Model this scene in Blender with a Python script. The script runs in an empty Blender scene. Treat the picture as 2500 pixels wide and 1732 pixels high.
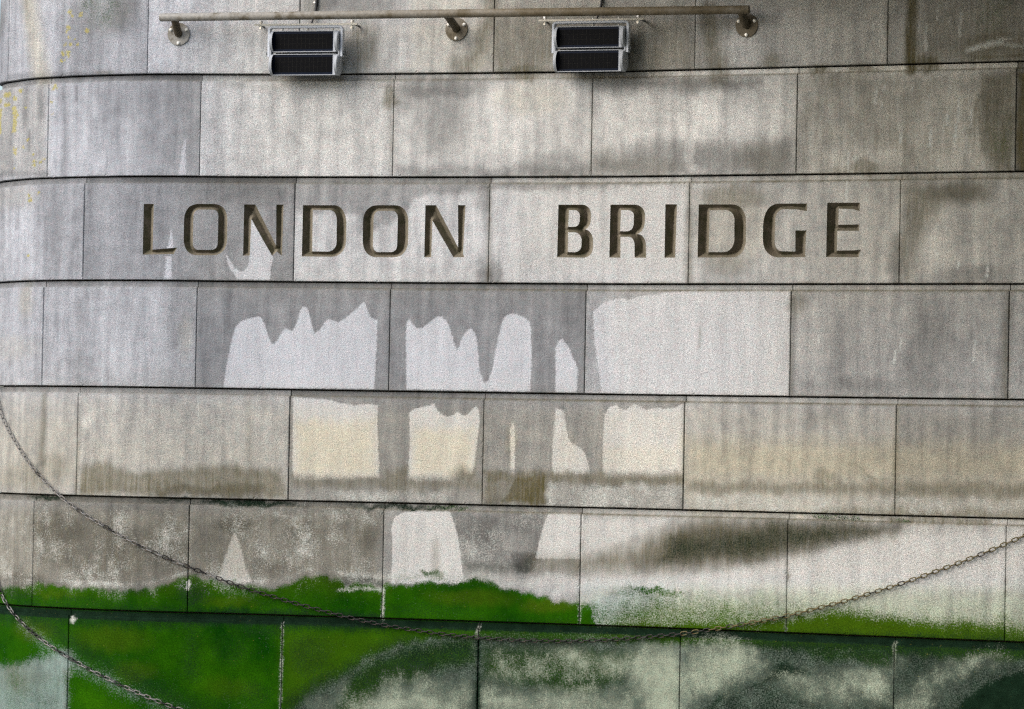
import bpy, math, random
import numpy as np
from mathutils import Vector, Matrix
from mathutils.geometry import delaunay_2d_cdt

random.seed(7)
rng = np.random.default_rng(7)
scene = bpy.context.scene
C = scene.collection

# ------------------------------------------------------------------ camera, sky, sun, exposure
PITCH, ROLL, FPX, EYE = 0.025, 0.019, 9000.0, 2.2      # the picture is surveyed on a 2500 x 1732 grid
cp, sp, cr, sr = math.cos(PITCH), math.sin(PITCH), math.cos(ROLL), math.sin(ROLL)
cam = bpy.data.cameras.new('camera')
camo = bpy.data.objects.new('camera', cam); C.objects.link(camo)
cam.sensor_fit = 'HORIZONTAL'; cam.sensor_width = 36.0; cam.lens = 36.0*FPX/2500.0
cam.clip_start = 0.1; cam.clip_end = 4000.0
right = Vector((cr, -sr*sp, sr*cp)); up = Vector((-sr, -cr*sp, cr*cp)); fwd = Vector((0, cp, sp))
camo.matrix_world = Matrix(((right.x, up.x, -fwd.x, 0), (right.y, up.y, -fwd.y, 0), (right.z, up.z, -fwd.z, EYE), (0, 0, 0, 1)))
scene.camera = camo

SUN_EL, SUN_AZ = math.radians(38), math.radians(-121)      # azimuth clockwise from +Y: light comes from front left
world = bpy.data.worlds.new('World'); scene.world = world; world.use_nodes = True
wn = world.node_tree
sky = wn.nodes.new('ShaderNodeTexSky'); sky.sky_type = 'NISHITA'; sky.sun_disc = False
sky.sun_elevation = SUN_EL; sky.sun_rotation = SUN_AZ
sky.air_density = 1.0; sky.dust_density = 2.2; sky.ozone_density = 1.0
bg = wn.nodes['Background']; wn.links.new(sky.outputs[0], bg.inputs[0]); bg.inputs[1].default_value = 0.10
sun = bpy.data.lights.new('sun', 'SUN'); sun.energy = 1.05; sun.angle = math.radians(50); sun.color = (1.0, 0.98, 0.945)
suno = bpy.data.objects.new('sun', sun); C.objects.link(suno)
sd = Vector((math.sin(SUN_AZ)*math.cos(SUN_EL), math.cos(SUN_AZ)*math.cos(SUN_EL), math.sin(SUN_EL)))
suno.rotation_euler = (-sd).to_track_quat('-Z', 'Y').to_euler()
suno.location = sd*30
vs = scene.view_settings
scene.display_settings.display_device = 'sRGB'
vs.view_transform = 'Standard'; vs.look = 'None'; vs.gamma = 1.0; vs.use_curve_mapping = False; vs.exposure = 1.13
scene.cycles.use_denoising = False; scene.cycles.filter_width = 1.3

# ------------------------------------------------------------------ the plan of the pier's face
KN = np.array([0, 60, 130, 220, 360, 600, 1000, 1500, 2000, 2500.])
QV = np.array([0.94762, 0.95953, 0.96493, 0.97109, 0.97753, 0.98092, 0.99188, 1.00812, 1.03215, 1.05711])
xs = np.arange(0, 2501, 5.0)
qv = np.interp(xs, KN, QV)
ker = np.exp(-0.5*(np.arange(-30, 31)/12.0)**2); ker /= ker.sum()
ext = np.concatenate([2*qv[0]-qv[30:0:-1], qv, 2*qv[-1]-qv[-2:-32:-1]])
qs = np.convolve(ext, ker, 'valid')
wgt = np.clip(xs/260.0, 0, 1); q = qv*(1-wgt)+qs*wgt
ker2 = np.exp(-0.5*(np.arange(-8, 9)/4.0)**2); ker2 /= ker2.sum()
ext = np.concatenate([2*q[0]-q[8:0:-1], q, 2*q[-1]-q[-2:-10:-1]]); q = np.convolve(ext, ker2, 'valid')
Yp = 20.8/q; Xp = (xs-1250)/FPX*Yp
P0 = np.stack([Xp, Yp], 1)
d0 = P0[0]-P0[4]; th = math.atan2(d0[1], -d0[0])
ext_pts = []; p = P0[0].copy()
while th < math.pi:
    R = 0.45 if th < math.radians(98) else 1.5
    step = 0.01
    th += step/R
    p = p+step*np.array([-math.cos(th), math.sin(th)]); ext_pts.append(p.copy())
for i in range(150):
    p = p+np.array([0.02, 0]); ext_pts.append(p.copy())
dr = (P0[-1]-P0[-60]); dr /= np.linalg.norm(dr)
tail = [P0[-1]+dr*0.02*k for k in range(1, 120)]
poly = np.concatenate([np.array(ext_pts)[::-1], P0, np.array(tail)])
n_ext = len(ext_pts)
seg = np.concatenate([[0], np.cumsum(np.linalg.norm(np.diff(poly, axis=0), axis=1))])
seg -= seg[n_ext]
S = np.arange(seg[0], seg[-1], 0.005)
PX = np.interp(S, seg, poly[:, 0]); PY = np.interp(S, seg, poly[:, 1])
k3 = np.ones(9)/9
def sm(a):
    e = np.concatenate([2*a[0]-a[4:0:-1], a, 2*a[-1]-a[-2:-6:-1]]); return np.convolve(e, k3, 'valid')
PX, PY = sm(PX), sm(PY)
TX, TY = np.gradient(PX), np.gradient(PY); L = np.hypot(TX, TY); TX /= L; TY /= L
NX, NY = TY, -TX                                            # outward normal of the face
SMIN, SMAX = S[0]+0.05, S[-1]-0.05

def wall_xyz(s, z, n):
    s = np.asarray(s, float); n = np.asarray(n, float)
    nx, ny = np.interp(s, S, NX), np.interp(s, S, NY)
    return np.stack([np.interp(s, S, PX)+nx*n, np.interp(s, S, PY)+ny*n, np.broadcast_to(z, s.shape)], -1)

_tab = {}
def survey(px, py, n=0.0):
    """read a point of the photograph as a place on the pier: arc length along its face and height"""
    u = (np.asarray(px, float)-1250)/FPX; v = -(np.asarray(py, float)-866)/FPX
    x = cr*u-sr*v; zz = sr*u+cr*v
    Y = cp-zz*sp; Z = sp+zz*cp
    k = round(n, 4)
    if k not in _tab:
        X_, Y_ = PX+NX*n, PY+NY*n
        t = X_/Y_; i0 = int(np.argmin(np.where(S < 0.6, t, 9)))
        _tab[k] = (t[i0:], S[i0:], Y_[i0:])
    t, s_, y_ = _tab[k]
    s = np.interp(x/Y, t, s_)
    return s, EYE+Z/Y*np.interp(s, s_, y_)

# ------------------------------------------------------------------ helpers
def tag(o, label=None, cat=None, group=None, kind=None):
    if label: o['label'] = label
    if cat: o['category'] = cat
    if group: o['group'] = group
    if kind: o['kind'] = kind
    return o
def empty(name, loc, rot=None):
    o = bpy.data.objects.new(name, None); C.objects.link(o); o.empty_display_size = 0.1
    o.location = loc
    if rot is not None: o.rotation_euler = rot
    return o
def link(name, me, mat, parent=None, smooth=False):
    o = bpy.data.objects.new(name, me); C.objects.link(o)
    if mat is not None and not me.materials: me.materials.append(mat)
    if parent is not None: o.parent = parent
    if smooth: me.polygons.foreach_set('use_smooth', [True]*len(me.polygons))
    return o

class MB:
    """collects simple solids into one mesh"""
    def __init__(s): s.v = []; s.f = []
    def add(s, vs, fs):
        b = len(s.v); s.v += [tuple(map(float, p)) for p in vs]; s.f += [tuple(b+i for i in f) for f in fs]; return s
    def box(s, lo, hi, bev=0.0):
        x0, y0, z0 = lo; x1, y1, z1 = hi
        if bev <= 0:
            return s.add([(x0, y0, z0), (x1, y0, z0), (x1, y1, z0), (x0, y1, z0), (x0, y0, z1), (x1, y0, z1), (x1, y1, z1), (x0, y1, z1)],
                         [(0, 3, 2, 1), (4, 5, 6, 7), (0, 1, 5, 4), (1, 2, 6, 5), (2, 3, 7, 6), (3, 0, 4, 7)])
        b = bev; ring = [(x0+b, z0), (x1-b, z0), (x1, z0+b), (x1, z1-b), (x1-b, z1), (x0+b, z1), (x0, z1-b), (x0, z0+b)]
        cx, cz = (x0+x1)/2, (z0+z1)/2
        def rr(y, k): return [(cx+(x-cx)*(1-k/((x1-x0)/2)), y, cz+(z-cz)*(1-k/((z1-z0)/2))) for x, z in ring]
        rows = [rr(y0, b), rr(y0+b, 0), rr(y1-b, 0), rr(y1, b)]
        return s.loft(rows, True)
    def loft(s, rows, caps=True):
        n = len(rows[0]); vs = [p for r in rows for p in r]; fs = []
        for i in range(len(rows)-1):
            for j in range(n):
                k = (j+1) % n; fs.append((i*n+j, i*n+k, (i+1)*n+k, (i+1)*n+j))
        if caps:
            fs.append(tuple(range(n))[::-1]); fs.append(tuple((len(rows)-1)*n+j for j in range(n)))
        return s.add(vs, fs)
    def tube(s, pts, r, n=14, caps=True, bev=0.0):
        pts = [Vector(p) for p in pts]; rows = []; ref = None
        for i, p in enumerate(pts):
            t = (pts[min(i+1, len(pts)-1)]-pts[max(i-1, 0)]).normalized()
            if ref is None: ref = t.orthogonal().normalized()
            ref = (ref-t*ref.dot(t)).normalized(); b = t.cross(ref)
            rad = r[i] if isinstance(r, (list, tuple)) else r
            rows.append([p+(ref*math.cos(a)+b*math.sin(a))*rad for a in [2*math.pi*k/n for k in range(n)]])
        return s.loft(rows, caps)
    def build(s, name, mat, parent=None, smooth=False, angle=None):
        me = bpy.data.meshes.new(name); me.from_pydata(s.v, [], s.f); me.update()
        o = link(name, me, mat, parent, smooth)
        if smooth and angle is not None: me.set_sharp_from_angle(angle=math.radians(angle))
        return o

# ------------------------------------------------------------------ materials
def new_mat(name):
    m = bpy.data.materials.new(name); m.use_nodes = True
    return m, m.node_tree, m.node_tree.nodes['Principled BSDF']
class G:
    """node shorthands"""
    def __init__(s, nt): s.nt = nt
    def n(s, t, **kw):
        x = s.nt.nodes.new(t)
        for k, v in kw.items(): setattr(x, k, v)
        return x
    def put(s, sock, v):
        if hasattr(v, 'is_linked') or isinstance(v, bpy.types.NodeSocket): s.nt.links.new(v, sock)
        elif isinstance(v, tuple) and len(v) == 3 and sock.type == 'RGBA': sock.default_value = (*v, 1)
        else: sock.default_value = v
    def m(s, op, a, b=0.0, c=None, clamp=False):
        x = s.n('ShaderNodeMath', operation=op, use_clamp=clamp); s.put(x.inputs[0], a); s.put(x.inputs[1], b)
        if c is not None: s.put(x.inputs[2], c)
        return x.outputs[0]
    def mix(s, f, a, b, bt='MIX'):
        x = s.n('ShaderNodeMix', data_type='RGBA', blend_type=bt); s.put(x.inputs[0], f); s.put(x.inputs[6], a); s.put(x.inputs[7], b)
        return x.outputs[2]
    def noise(s, vec, scale, detail=2.0, rough=0.5):
        x = s.n('ShaderNodeTexNoise'); s.put(x.inputs['Vector'], vec); x.inputs['Scale'].default_value = scale
        x.inputs['Detail'].default_value = detail; x.inputs['Roughness'].default_value = rough
        return x.outputs['Fac']
    def ramp(s, v, a, b, lo=0.0, hi=1.0):
        x = s.n('ShaderNodeMapRange'); s.put(x.inputs[0], v); x.inputs[1].default_value = a; x.inputs[2].default_value = b
        x.inputs[3].default_value = lo; x.inputs[4].default_value = hi
        return x.outputs[0]
    def attr(s, name): return s.n('ShaderNodeAttribute', attribute_name=name).outputs['Fac']
    def scale(s, vec, sc):
        x = s.n('ShaderNodeVectorMath', operation='MULTIPLY'); s.put(x.inputs[0], vec); x.inputs[1].default_value = sc
        return x.outputs[0]
    def vmul(s, col, f):
        x = s.n('ShaderNodeVectorMath', operation='SCALE'); s.put(x.inputs[0], col); s.put(x.inputs['Scale'], f)
        return x.outputs[0]

LAYERS = ('tone', 'clean', 'ochre', 'olive', 'green', 'teal', 'white', 'lichen', 'cool', 'blue')
def granite_material():
    m, nt, bsdf = new_mat('weathered granite'); g = G(nt)
    uv = g.n('ShaderNodeUVMap', uv_map='wall').outputs[0]
    fine = g.noise(uv, 150.0, 2.5, 0.65)
    pits = g.noise(uv, 240.0, 1.0)
    spec = g.noise(uv, 75.0, 3.0, 0.7)
    mid = g.noise(uv, 13.0, 4.0, 0.6)
    wide = g.noise(g.scale(uv, (5.5, 4.0, 1.0)), 1.0, 6.0, 0.68)
    big = g.noise(uv, 2.3, 3.0)
    streak = g.noise(g.scale(uv, (75.0, 5.0, 1.0)), 1.0, 3.0, 0.6)
    drip = g.noise(g.scale(uv, (16.0, 1.6, 1.0)), 1.0, 3.0, 0.55)
    tooth = g.noise(g.scale(uv, (85.0, 40.0, 1.0)), 1.0, 3.0, 0.7)
    dith = g.ramp(g.noise(uv, 125.0, 2.0, 0.6), 0.34, 0.66)
    A = {k: g.attr(k) for k in LAYERS}
    sub = lambda x: g.m('SUBTRACT', x, 0.5)
    def soft(w, nz, amp):
        gate = g.m('MULTIPLY', w, 3.0, clamp=True)
        return g.m('ADD', w, g.m('MULTIPLY', g.m('MULTIPLY', sub(nz), amp), gate), clamp=True)
    def hard(w, nz, amp, k):
        t = g.m('ADD', sub(w), g.m('MULTIPLY', sub(nz), amp))
        return g.m('MULTIPLY_ADD', t, k, 0.5, clamp=True)
    clean = hard(A['clean'], g.m('MULTIPLY_ADD', tooth, 0.5, g.m('MULTIPLY', fine, 0.5)), 1.5, 2.6)
    rnd = g.n('ShaderNodeObjectInfo').outputs['Random']
    rough_k = g.m('MULTIPLY', g.ramp(g.m('FRACT', g.m('MULTIPLY', rnd, 7.31)), 0, 1, 0.7, 1.35), g.m('MULTIPLY_ADD', clean, -0.05, 1.0))
    # grain of the stone
    grain = g.m('ADD', g.m('MULTIPLY_ADD', sub(fine), 1.1, 1.0), g.m('MULTIPLY', sub(spec), 0.6))
    pit = g.ramp(pits, 0.58, 0.70, 1.0, 0.66)
    grain = g.m('MULTIPLY', grain, pit)
    grain = g.m('MULTIPLY_ADD', g.m('SUBTRACT', grain, 0.97), rough_k, 0.97)
    mott = g.m('ADD', g.m('MULTIPLY', sub(big), 0.5), g.m('MULTIPLY', sub(mid), 0.75))
    mott = g.m('ADD', mott, g.m('ADD', g.m('MULTIPLY', sub(streak), 0.35), g.m('MULTIPLY', sub(drip), 1.0)))
    val = g.m('MULTIPLY', g.m('MULTIPLY', A['tone'], g.m('ADD', mott, 1.0)), 0.38)
    val = g.m('MULTIPLY', val, g.ramp(rnd, 0, 1, 0.95, 1.05))
    base = g.vmul(g.mix(drip, (0.99, 0.985, 1.0), (1.0, 0.988, 0.965)), val)
    cl = g.vmul((0.575, 0.572, 0.578), g.m('ADD', g.m('MULTIPLY_ADD', g.m('ADD', sub(streak), sub(mid)), 0.2, 1.0), g.m('ADD', g.m('MULTIPLY', sub(drip), 0.45), g.m('MULTIPLY', sub(wide), 0.3))))
    col = g.mix(clean, base, cl)
    oc = soft(A['ochre'], mid, 0.5)
    col = g.mix(oc, col, g.mix(1.0, col, (1.05, 0.97, 0.76), 'MULTIPLY'))
    co = soft(A['cool'], mid, 0.6)
    col = g.mix(co, col, g.mix(1.0, col, (0.76, 1.0, 0.90), 'MULTIPLY'))
    ol = soft(A['olive'], g.m('ADD', g.m('MULTIPLY', streak, 0.45), g.m('ADD', g.m('MULTIPLY', wide, 0.3), g.m('MULTIPLY', spec, 0.25))), 2.2)
    col = g.mix(ol, col, g.mix(mid, (0.072, 0.060, 0.022), (0.125, 0.104, 0.045)))
    def speck(w, run, amp, k, clump=0.7):                                   # cover that breaks up into grains where it thins out
        t = g.m('ADD', sub(w), g.m('ADD', g.m('MULTIPLY', sub(dith), amp), g.m('ADD', g.m('MULTIPLY', sub(wide), clump), g.m('MULTIPLY', sub(run), 0.5))))
        return g.m('MULTIPLY_ADD', t, k, 0.5, clamp=True)
    gr = speck(A['green'], g.noise(uv, 42.0, 4.0, 0.7), 0.46, 2.0)
    gr = g.m('MULTIPLY', gr, g.m('MULTIPLY', A['green'], 8.0, clamp=True))
    gcol = g.mix(g.ramp(g.m('MULTIPLY_ADD', big, 0.55, g.m('MULTIPLY', wide, 0.45)), 0.34, 0.66), (0.0012, 0.034, 0.0004), (0.026, 0.108, 0.0008))
    gcol = g.mix(g.m('MULTIPLY', A['ochre'], 0.85), gcol, (0.058, 0.098, 0.004))
    col = g.mix(gr, col, gcol)
    te = g.m('MULTIPLY', speck(A['teal'], tooth, 0.42, 1.5), g.m('MULTIPLY', A['teal'], 6.0, clamp=True))
    col = g.mix(te, col, g.mix(mid, (0.002, 0.008, 0.003), (0.013, 0.032, 0.018)))
    wh = g.m('MULTIPLY', speck(A['white'], tooth, 0.42, 1.7, 1.7), g.m('MULTIPLY', A['white'], 8.0, clamp=True))
    col = g.mix(wh, col, g.vmul(g.mix(A['cool'], (0.54, 0.54, 0.50), (0.285, 0.325, 0.24)), g.m('MULTIPLY_ADD', sub(wide), 0.9, 1.0)))
    li = g.m('MULTIPLY', hard(A['lichen'], g.noise(uv, 60.0, 2.0), 1.4, 2.2), 0.75)
    col = g.mix(li, col, (0.42, 0.35, 0.07))
    col = g.mix(A['blue'], col, g.mix(1.0, col, (0.94, 0.97, 1.07), 'MULTIPLY'))
    hue = g.noise(uv, 34.0, 2.0)
    col = g.mix(1.0, col, g.mix(g.ramp(hue, 0.3, 0.7), (1.035, 0.985, 0.975), (0.96, 1.015, 1.0)), 'MULTIPLY')
    damp = g.m('MAXIMUM', te, gr)
    col = g.vmul(col, g.m('MULTIPLY_ADD', g.m('MULTIPLY', sub(mid), damp), 0.5, 1.0))
    col = g.vmul(col, grain)
    nt.links.new(col, bsdf.inputs['Base Color'])
    wet = g.m('MAXIMUM', te, g.m('MULTIPLY', gr, 0.35))
    nt.links.new(g.ramp(wet, 0, 1, 0.88, 0.6), bsdf.inputs['Roughness'])
    nt.links.new(g.ramp(g.m('MAXIMUM', te, gr), 0, 1, 0.16, 0.015), bsdf.inputs['Specular IOR Level'])
    bump = g.n('ShaderNodeBump'); nt.links.new(g.ramp(gr, 0, 1, 0.7, 0.3), bump.inputs['Strength']); bump.inputs['Distance'].default_value = 0.006
    hgt = g.m('ADD', g.m('MULTIPLY', fine, 1.0), g.m('MULTIPLY', mid, 0.5))
    nt.links.new(hgt, bump.inputs['Height']); nt.links.new(bump.outputs[0], bsdf.inputs['Normal'])
    return m

def plain_mat(name, col, rough, metal=0.0, var=0.25, scale=30.0, col2=None, bump=0.0, thr=None, spec=0.5):
    m, nt, bsdf = new_mat(name); g = G(nt)
    tc = g.n('ShaderNodeTexCoord').outputs['Object']
    n1 = g.noise(tc, scale, 4.0, 0.6); n2 = g.noise(tc, scale*6, 2.0)
    c = g.vmul(col, g.m('MULTIPLY_ADD', g.m('SUBTRACT', g.m('MULTIPLY_ADD', n2, 0.4, g.m('MULTIPLY', n1, 0.6)), 0.5), var*3, 1.0))
    if col2: c = g.mix(g.ramp(n1, *(thr or (0.4, 0.65))), c, col2)
    nt.links.new(c, bsdf.inputs['Base Color'])
    bsdf.inputs['Roughness'].default_value = rough; bsdf.inputs['Metallic'].default_value = metal
    bsdf.inputs['Specular IOR Level'].default_value = spec
    if bump:
        b = g.n('ShaderNodeBump'); b.inputs['Strength'].default_value = bump; b.inputs['Distance'].default_value = 0.003
        nt.links.new(n2, b.inputs['Height']); nt.links.new(b.outputs[0], bsdf.inputs['Normal'])
    return m

M = {}
M['granite'] = granite_material()
M['mortar'] = plain_mat('dark bedding mortar', (0.05, 0.046, 0.036), 0.95, var=0.4, scale=40, spec=0.2)
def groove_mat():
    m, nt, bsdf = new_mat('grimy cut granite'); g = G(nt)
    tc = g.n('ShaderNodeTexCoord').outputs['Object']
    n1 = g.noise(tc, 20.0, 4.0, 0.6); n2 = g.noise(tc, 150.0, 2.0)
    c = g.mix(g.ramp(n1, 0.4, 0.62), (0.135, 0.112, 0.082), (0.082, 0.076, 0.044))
    c = g.mix(g.m('MULTIPLY', g.attr('lit_side'), g.ramp(n1, 0.3, 0.7, 0.9, 0.45)), c, (0.24, 0.21, 0.16))
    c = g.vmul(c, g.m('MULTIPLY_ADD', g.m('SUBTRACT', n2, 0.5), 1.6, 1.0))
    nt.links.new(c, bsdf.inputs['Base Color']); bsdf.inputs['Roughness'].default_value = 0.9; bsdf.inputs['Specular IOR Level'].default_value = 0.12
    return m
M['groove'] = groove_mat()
M['steel'] = plain_mat('weathered steel tube', (0.27, 0.245, 0.195), 0.6, 0.1, var=0.3, scale=14, col2=(0.15, 0.128, 0.085))
def patina_and_shade():
    m, nt, bsdf = new_mat('handrail steel'); g = G(nt)
    tc = g.n('ShaderNodeTexCoord').outputs['Object']; sx = g.n('ShaderNodeSeparateXYZ'); nt.links.new(tc, sx.inputs[0])
    n1 = g.noise(tc, 12.0, 4.0, 0.6); n2 = g.noise(tc, 70.0, 3.0)
    t = g.m('ADD', g.ramp(sx.outputs[0], -1.7, 0.5), g.m('MULTIPLY', g.m('SUBTRACT', n1, 0.5), 1.4), clamp=True)  # browner and darker to the right, painting in the shade under the deck
    c = g.mix(t, (0.33, 0.315, 0.285), (0.15, 0.12, 0.075)); c = g.mix(g.ramp(n1, 0.52, 0.72), c, (0.10, 0.078, 0.042))
    nt.links.new(g.vmul(c, g.m('MULTIPLY_ADD', g.m('SUBTRACT', n2, 0.5), 0.9, 1.0)), bsdf.inputs['Base Color'])
    bsdf.inputs['Roughness'].default_value = 0.55; bsdf.inputs['Specular IOR Level'].default_value = 0.3
    return m
M['steel'] = patina_and_shade()
M['arm'] = plain_mat('brown handrail arm', (0.095, 0.076, 0.048), 0.6, var=0.4, scale=25, spec=0.25)
M['bolt'] = plain_mat('bright stainless bolt', (0.75, 0.73, 0.68), 0.4, 0.6, var=0.1)
M['brass'] = plain_mat('pale zinc bar', (0.80, 0.76, 0.66), 0.5, 0.0, var=0.15)
M['alu'] = plain_mat('grey painted aluminium', (0.42, 0.44, 0.47), 0.6, 0.0, var=0.15, scale=18)
M['yoke'] = plain_mat('pale galvanised yoke', (0.60, 0.63, 0.68), 0.5, 0.0, var=0.12, scale=18)
M['darkalu'] = plain_mat('dark grey casting', (0.12, 0.13, 0.13), 0.6, 0.1, var=0.2)
M['glass'] = plain_mat('black lens glass', (0.002, 0.002, 0.003), 0.45, 0.0, var=0.1, spec=0.06)
M['lens_edge'] = plain_mat('blue black lens margin', (0.003, 0.007, 0.02), 0.4, 0.0, var=0.1, spec=0.1)
M['grid'] = plain_mat('lens grid line', (0.024, 0.023, 0.021), 0.7, var=0.1, spec=0.1)
M['rubber'] = plain_mat('black cable', (0.012, 0.012, 0.012), 0.6, var=0.2)
M['zinc'] = plain_mat('galvanised chain', (0.26, 0.252, 0.24), 0.6, 0.15, var=0.5, scale=90, col2=(0.11, 0.07, 0.04), thr=(0.5, 0.66))
M['iron'] = plain_mat('blackened wet chain', (0.016, 0.015, 0.014), 0.5, 0.3, var=0.5, scale=90, col2=(0.09, 0.05, 0.03), thr=(0.55, 0.75))
M['rust'] = plain_mat('rusted chain', (0.14, 0.085, 0.03), 0.85, 0.1, var=0.7, scale=70, col2=(0.13, 0.125, 0.06))
M['moss'] = plain_mat('moss leaves', (0.06, 0.13, 0.03), 0.8, var=0.7, scale=120, col2=(0.16, 0.25, 0.12))
M['concrete'] = plain_mat('grey concrete', (0.36, 0.33, 0.27), 0.9, var=0.2, scale=3)

# ------------------------------------------------------------------ weathering of the face
PPM = 433.0
PAINT = []
def poly_mark(layer, pts, w=1.0, soft=5.0): PAINT.append(('p', layer, pts, w, soft))
def blob(layer, x, y, rx, ry, w=1.0): PAINT.append(('b', layer, (x, y, rx, ry), w, 0))
def stroke(layer, pts, wd, w=1.0, soft=6.0): PAINT.append(('l', layer, pts, w, (wd, soft)))
def band(layer, x0, x1, y0, y1, w=1.0, soft=10.0, slope=0.0):
    poly_mark(layer, [(x0, y0), (x1, y0+slope*(x1-x0)), (x1, y1+slope*(x1-x0)), (x0, y1)], w, soft)
def O(pts, k=2500/2304): return [(x*k, y*k) for x, y in pts]
#PAINT_BEGIN
# -- general lightness of single stones (x0,x1,y0,y1,tone)
STONE_TONE = [(0, 200, 90, -.05), (560, 125, 0, .75), (800, 125, 0, .55), (1400, 100, 0, .05), (1950, 80, 0, .35), (2380, 80, 0, .1),
    (60, 300, 0, -.05), (300, 300, 0, .12), (700, 300, 0, .95), (1200, 300, 0, .8), (1700, 300, 0, 1.0), (2200, 300, 0, .75), (2550, 300, 0, -.6),
    (60, 570, 0, -.08), (450, 570, 0, -.2), (950, 570, 0, .8), (1440, 570, 0, .8), (1900, 570, 0, .3), (2350, 570, 0, .2),
    (40, 830, 0, .05), (300, 830, 0, .1), (700, 830, 0, -.34), (1200, 830, 0, -.36), (1650, 830, 0, .0), (2200, 830, 0, -.08), (2490, 830, 0, -.1),
    (90, 1090, 0, .1), (450, 1090, 0, .1), (950, 1090, 0, -.3), (1420, 1090, 0, -.25), (1930, 1090, 0, .1), (2350, 1090, 0, -.05),
    (30, 1350, 0, -.25), (250, 1350, 0, -.6), (700, 1360, 0, -.42), (1200, 1370, 0, -.25), (1650, 1400, 0, .3), (2200, 1400, 0, .45), (2490, 1420, 0, .45),
    (80, 1620, 0, -.45), (430, 1620, 0, -.5), (900, 1640, 0, -.55), (1400, 1640, 0, -.5), (1900, 1650, 0, -.5), (2350, 1660, 0, -.75)]
# -- blue skylight tinted into the stone, strongest towards the round end
band('blue', -80, 500, -60, 960, .9, 160); band('blue', 400, 1500, 690, 960, .8, 90); band('blue', 200, 1250, 440, 700, .5, 90); band('blue', 1300, 2600, 690, 960, .35, 90)
# -- top course
stroke('ochre', [(66, -20), (100, 190)], 62, .75, 30); stroke('olive', [(64, -20), (66, 60)], 14, .35, 12); blob('tone', 105, 90, 50, 130, .35)
stroke('tone', [(158, -20), (150, 185)], 10, -.45, 12); blob('green', 240, 20, 70, 60, .36); blob('olive', 250, 30, 90, 70, .22); blob('tone', 200, 110, 70, 90, -.25)
blob('tone', 300, 30, 50, 60, -.35); stroke('tone', [(325, 90), (345, 178)], 40, -.12, 30); stroke('olive', [(235, 178), (275, 176)], 5, .5, 6)
blob('tone', 860, 10, 120, 34, -.6); blob('olive', 760, 25, 40, 50, .3); blob('olive', 880, 110, 55, 90, .5); blob('tone', 1010, 120, 110, 60, .35); blob('tone', 560, 130, 170, 60, .2)  # the olive right of the floodlight is stain plus its painted shadow
stroke('olive', [(1200, -10), (1198, 40), (1178, 85), (1172, 120), (1150, 150), (1125, 172)], 30, .62, 26); stroke('olive', [(1213, 70), (1216, 130), (1228, 172)], 12, .6, 14)
blob('ochre', 1185, 130, 45, 60, .5); blob('olive', 1140, 160, 55, 30, .45)
band('olive', 1210, 1690, 20, 180, .34, 24); blob('olive', 1280, 175, 90, 26, .55); blob('olive', 1440, 178, 300, 20, .5); blob('olive', 1600, 120, 110, 90, .3); blob('olive', 1640, 60, 60, 60, .3)
band('ochre', 1000, 1700, -60, 180, .35, 30)
stroke('olive', [(1730, 30), (1738, 110), (1755, 178)], 54, .58, 26); blob('olive', 1685, 140, 60, 80, .3); blob('tone', 1800, 130, 60, 60, .5); blob('olive', 1885, 150, 30, 30, .5)
band('olive', 1700, 2520, -60, 40, .22, 40); stroke('olive', [(2228, -20), (2226, 60), (2222, 170)], 30, .85, 10); stroke('tone', [(2205, 20), (2200, 160)], 8, .35, 8); blob('olive', 2255, 155, 60, 26, .7)
band('olive', 2245, 2560, -40, 150, .33, 20); poly_mark('olive', [(2340, 90), (2420, 60), (2560, 70), (2560, 160), (2340, 158)], .55, 30)
stroke('white', [(2362, 124), (2400, 112), (2440, 104), (2475, 112), (2510, 112)], 10, .62, 8); stroke('white', [(2440, 98), (2470, 95)], 10, .5, 8); stroke('olive', [(2380, 142), (2440, 138), (2520, 134)], 14, .8, 10)
for x, y0, y1 in [(2290, 15, 48), (2345, 40, 88), (2348, 30, 60), (2262, 60, 125), (2258, 70, 110), (2318, 45, 56), (2245, 55, 76), (2310, 8, 16), (2132, 55, 75)]: stroke('white', [(x, y0), (x-2, y1)], 5.0, .95, 4)
# ledge of the second course
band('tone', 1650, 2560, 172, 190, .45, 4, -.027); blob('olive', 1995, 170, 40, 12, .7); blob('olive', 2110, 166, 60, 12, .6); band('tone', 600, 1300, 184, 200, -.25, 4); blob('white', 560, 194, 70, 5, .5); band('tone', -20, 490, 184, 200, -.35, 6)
# -- second course
band('tone', 0, 30, 215, 430, -.2, 20); stroke('tone', [(62, 215), (60, 300)], 16, -.4, 16); stroke('tone', [(95, 225), (100, 280)], 14, -.35, 16); stroke('tone', [(72, 320), (71, 370)], 4, -.8, 5); band('ochre', 5, 115, 210, 430, .35, 20)
for x, y, r in [(20, 232, 7), (36, 241, 6), (34, 264, 6), (36, 275, 7), (38, 284, 7), (35, 295, 6), (36, 303, 6), (34, 312, 5), (34, 320, 6), (50, 222, 6), (20, 256, 5), (62, 262, 4), (36, 365, 5), (37, 374, 5), (80, 378, 4), (84, 395, 5), (99, 397, 4), (107, 388, 4), (83, 404, 5), (68, 342, 4), (56, 362, 4), (34, 410, 3), (133, 215, 7),
    (170, 30, 6), (197, 36, 6), (176, 40, 4), (166, 68, 6), (163, 78, 4), (212, 76, 6), (160, 108, 5), (172, 109, 5), (168, 92, 4), (189, 108, 4), (153, 130, 6), (166, 128, 6), (167, 136, 5), (150, 150, 5), (158, 148, 3), (183, 96, 3), (74, 489, 6), (70, 478, 4), (95, 470, 4), (69, 625, 4), (125, 250, 4), (128, 278, 3)]:
    blob('lichen', x, y, r*1.3, r*1.4, .76)
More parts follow.
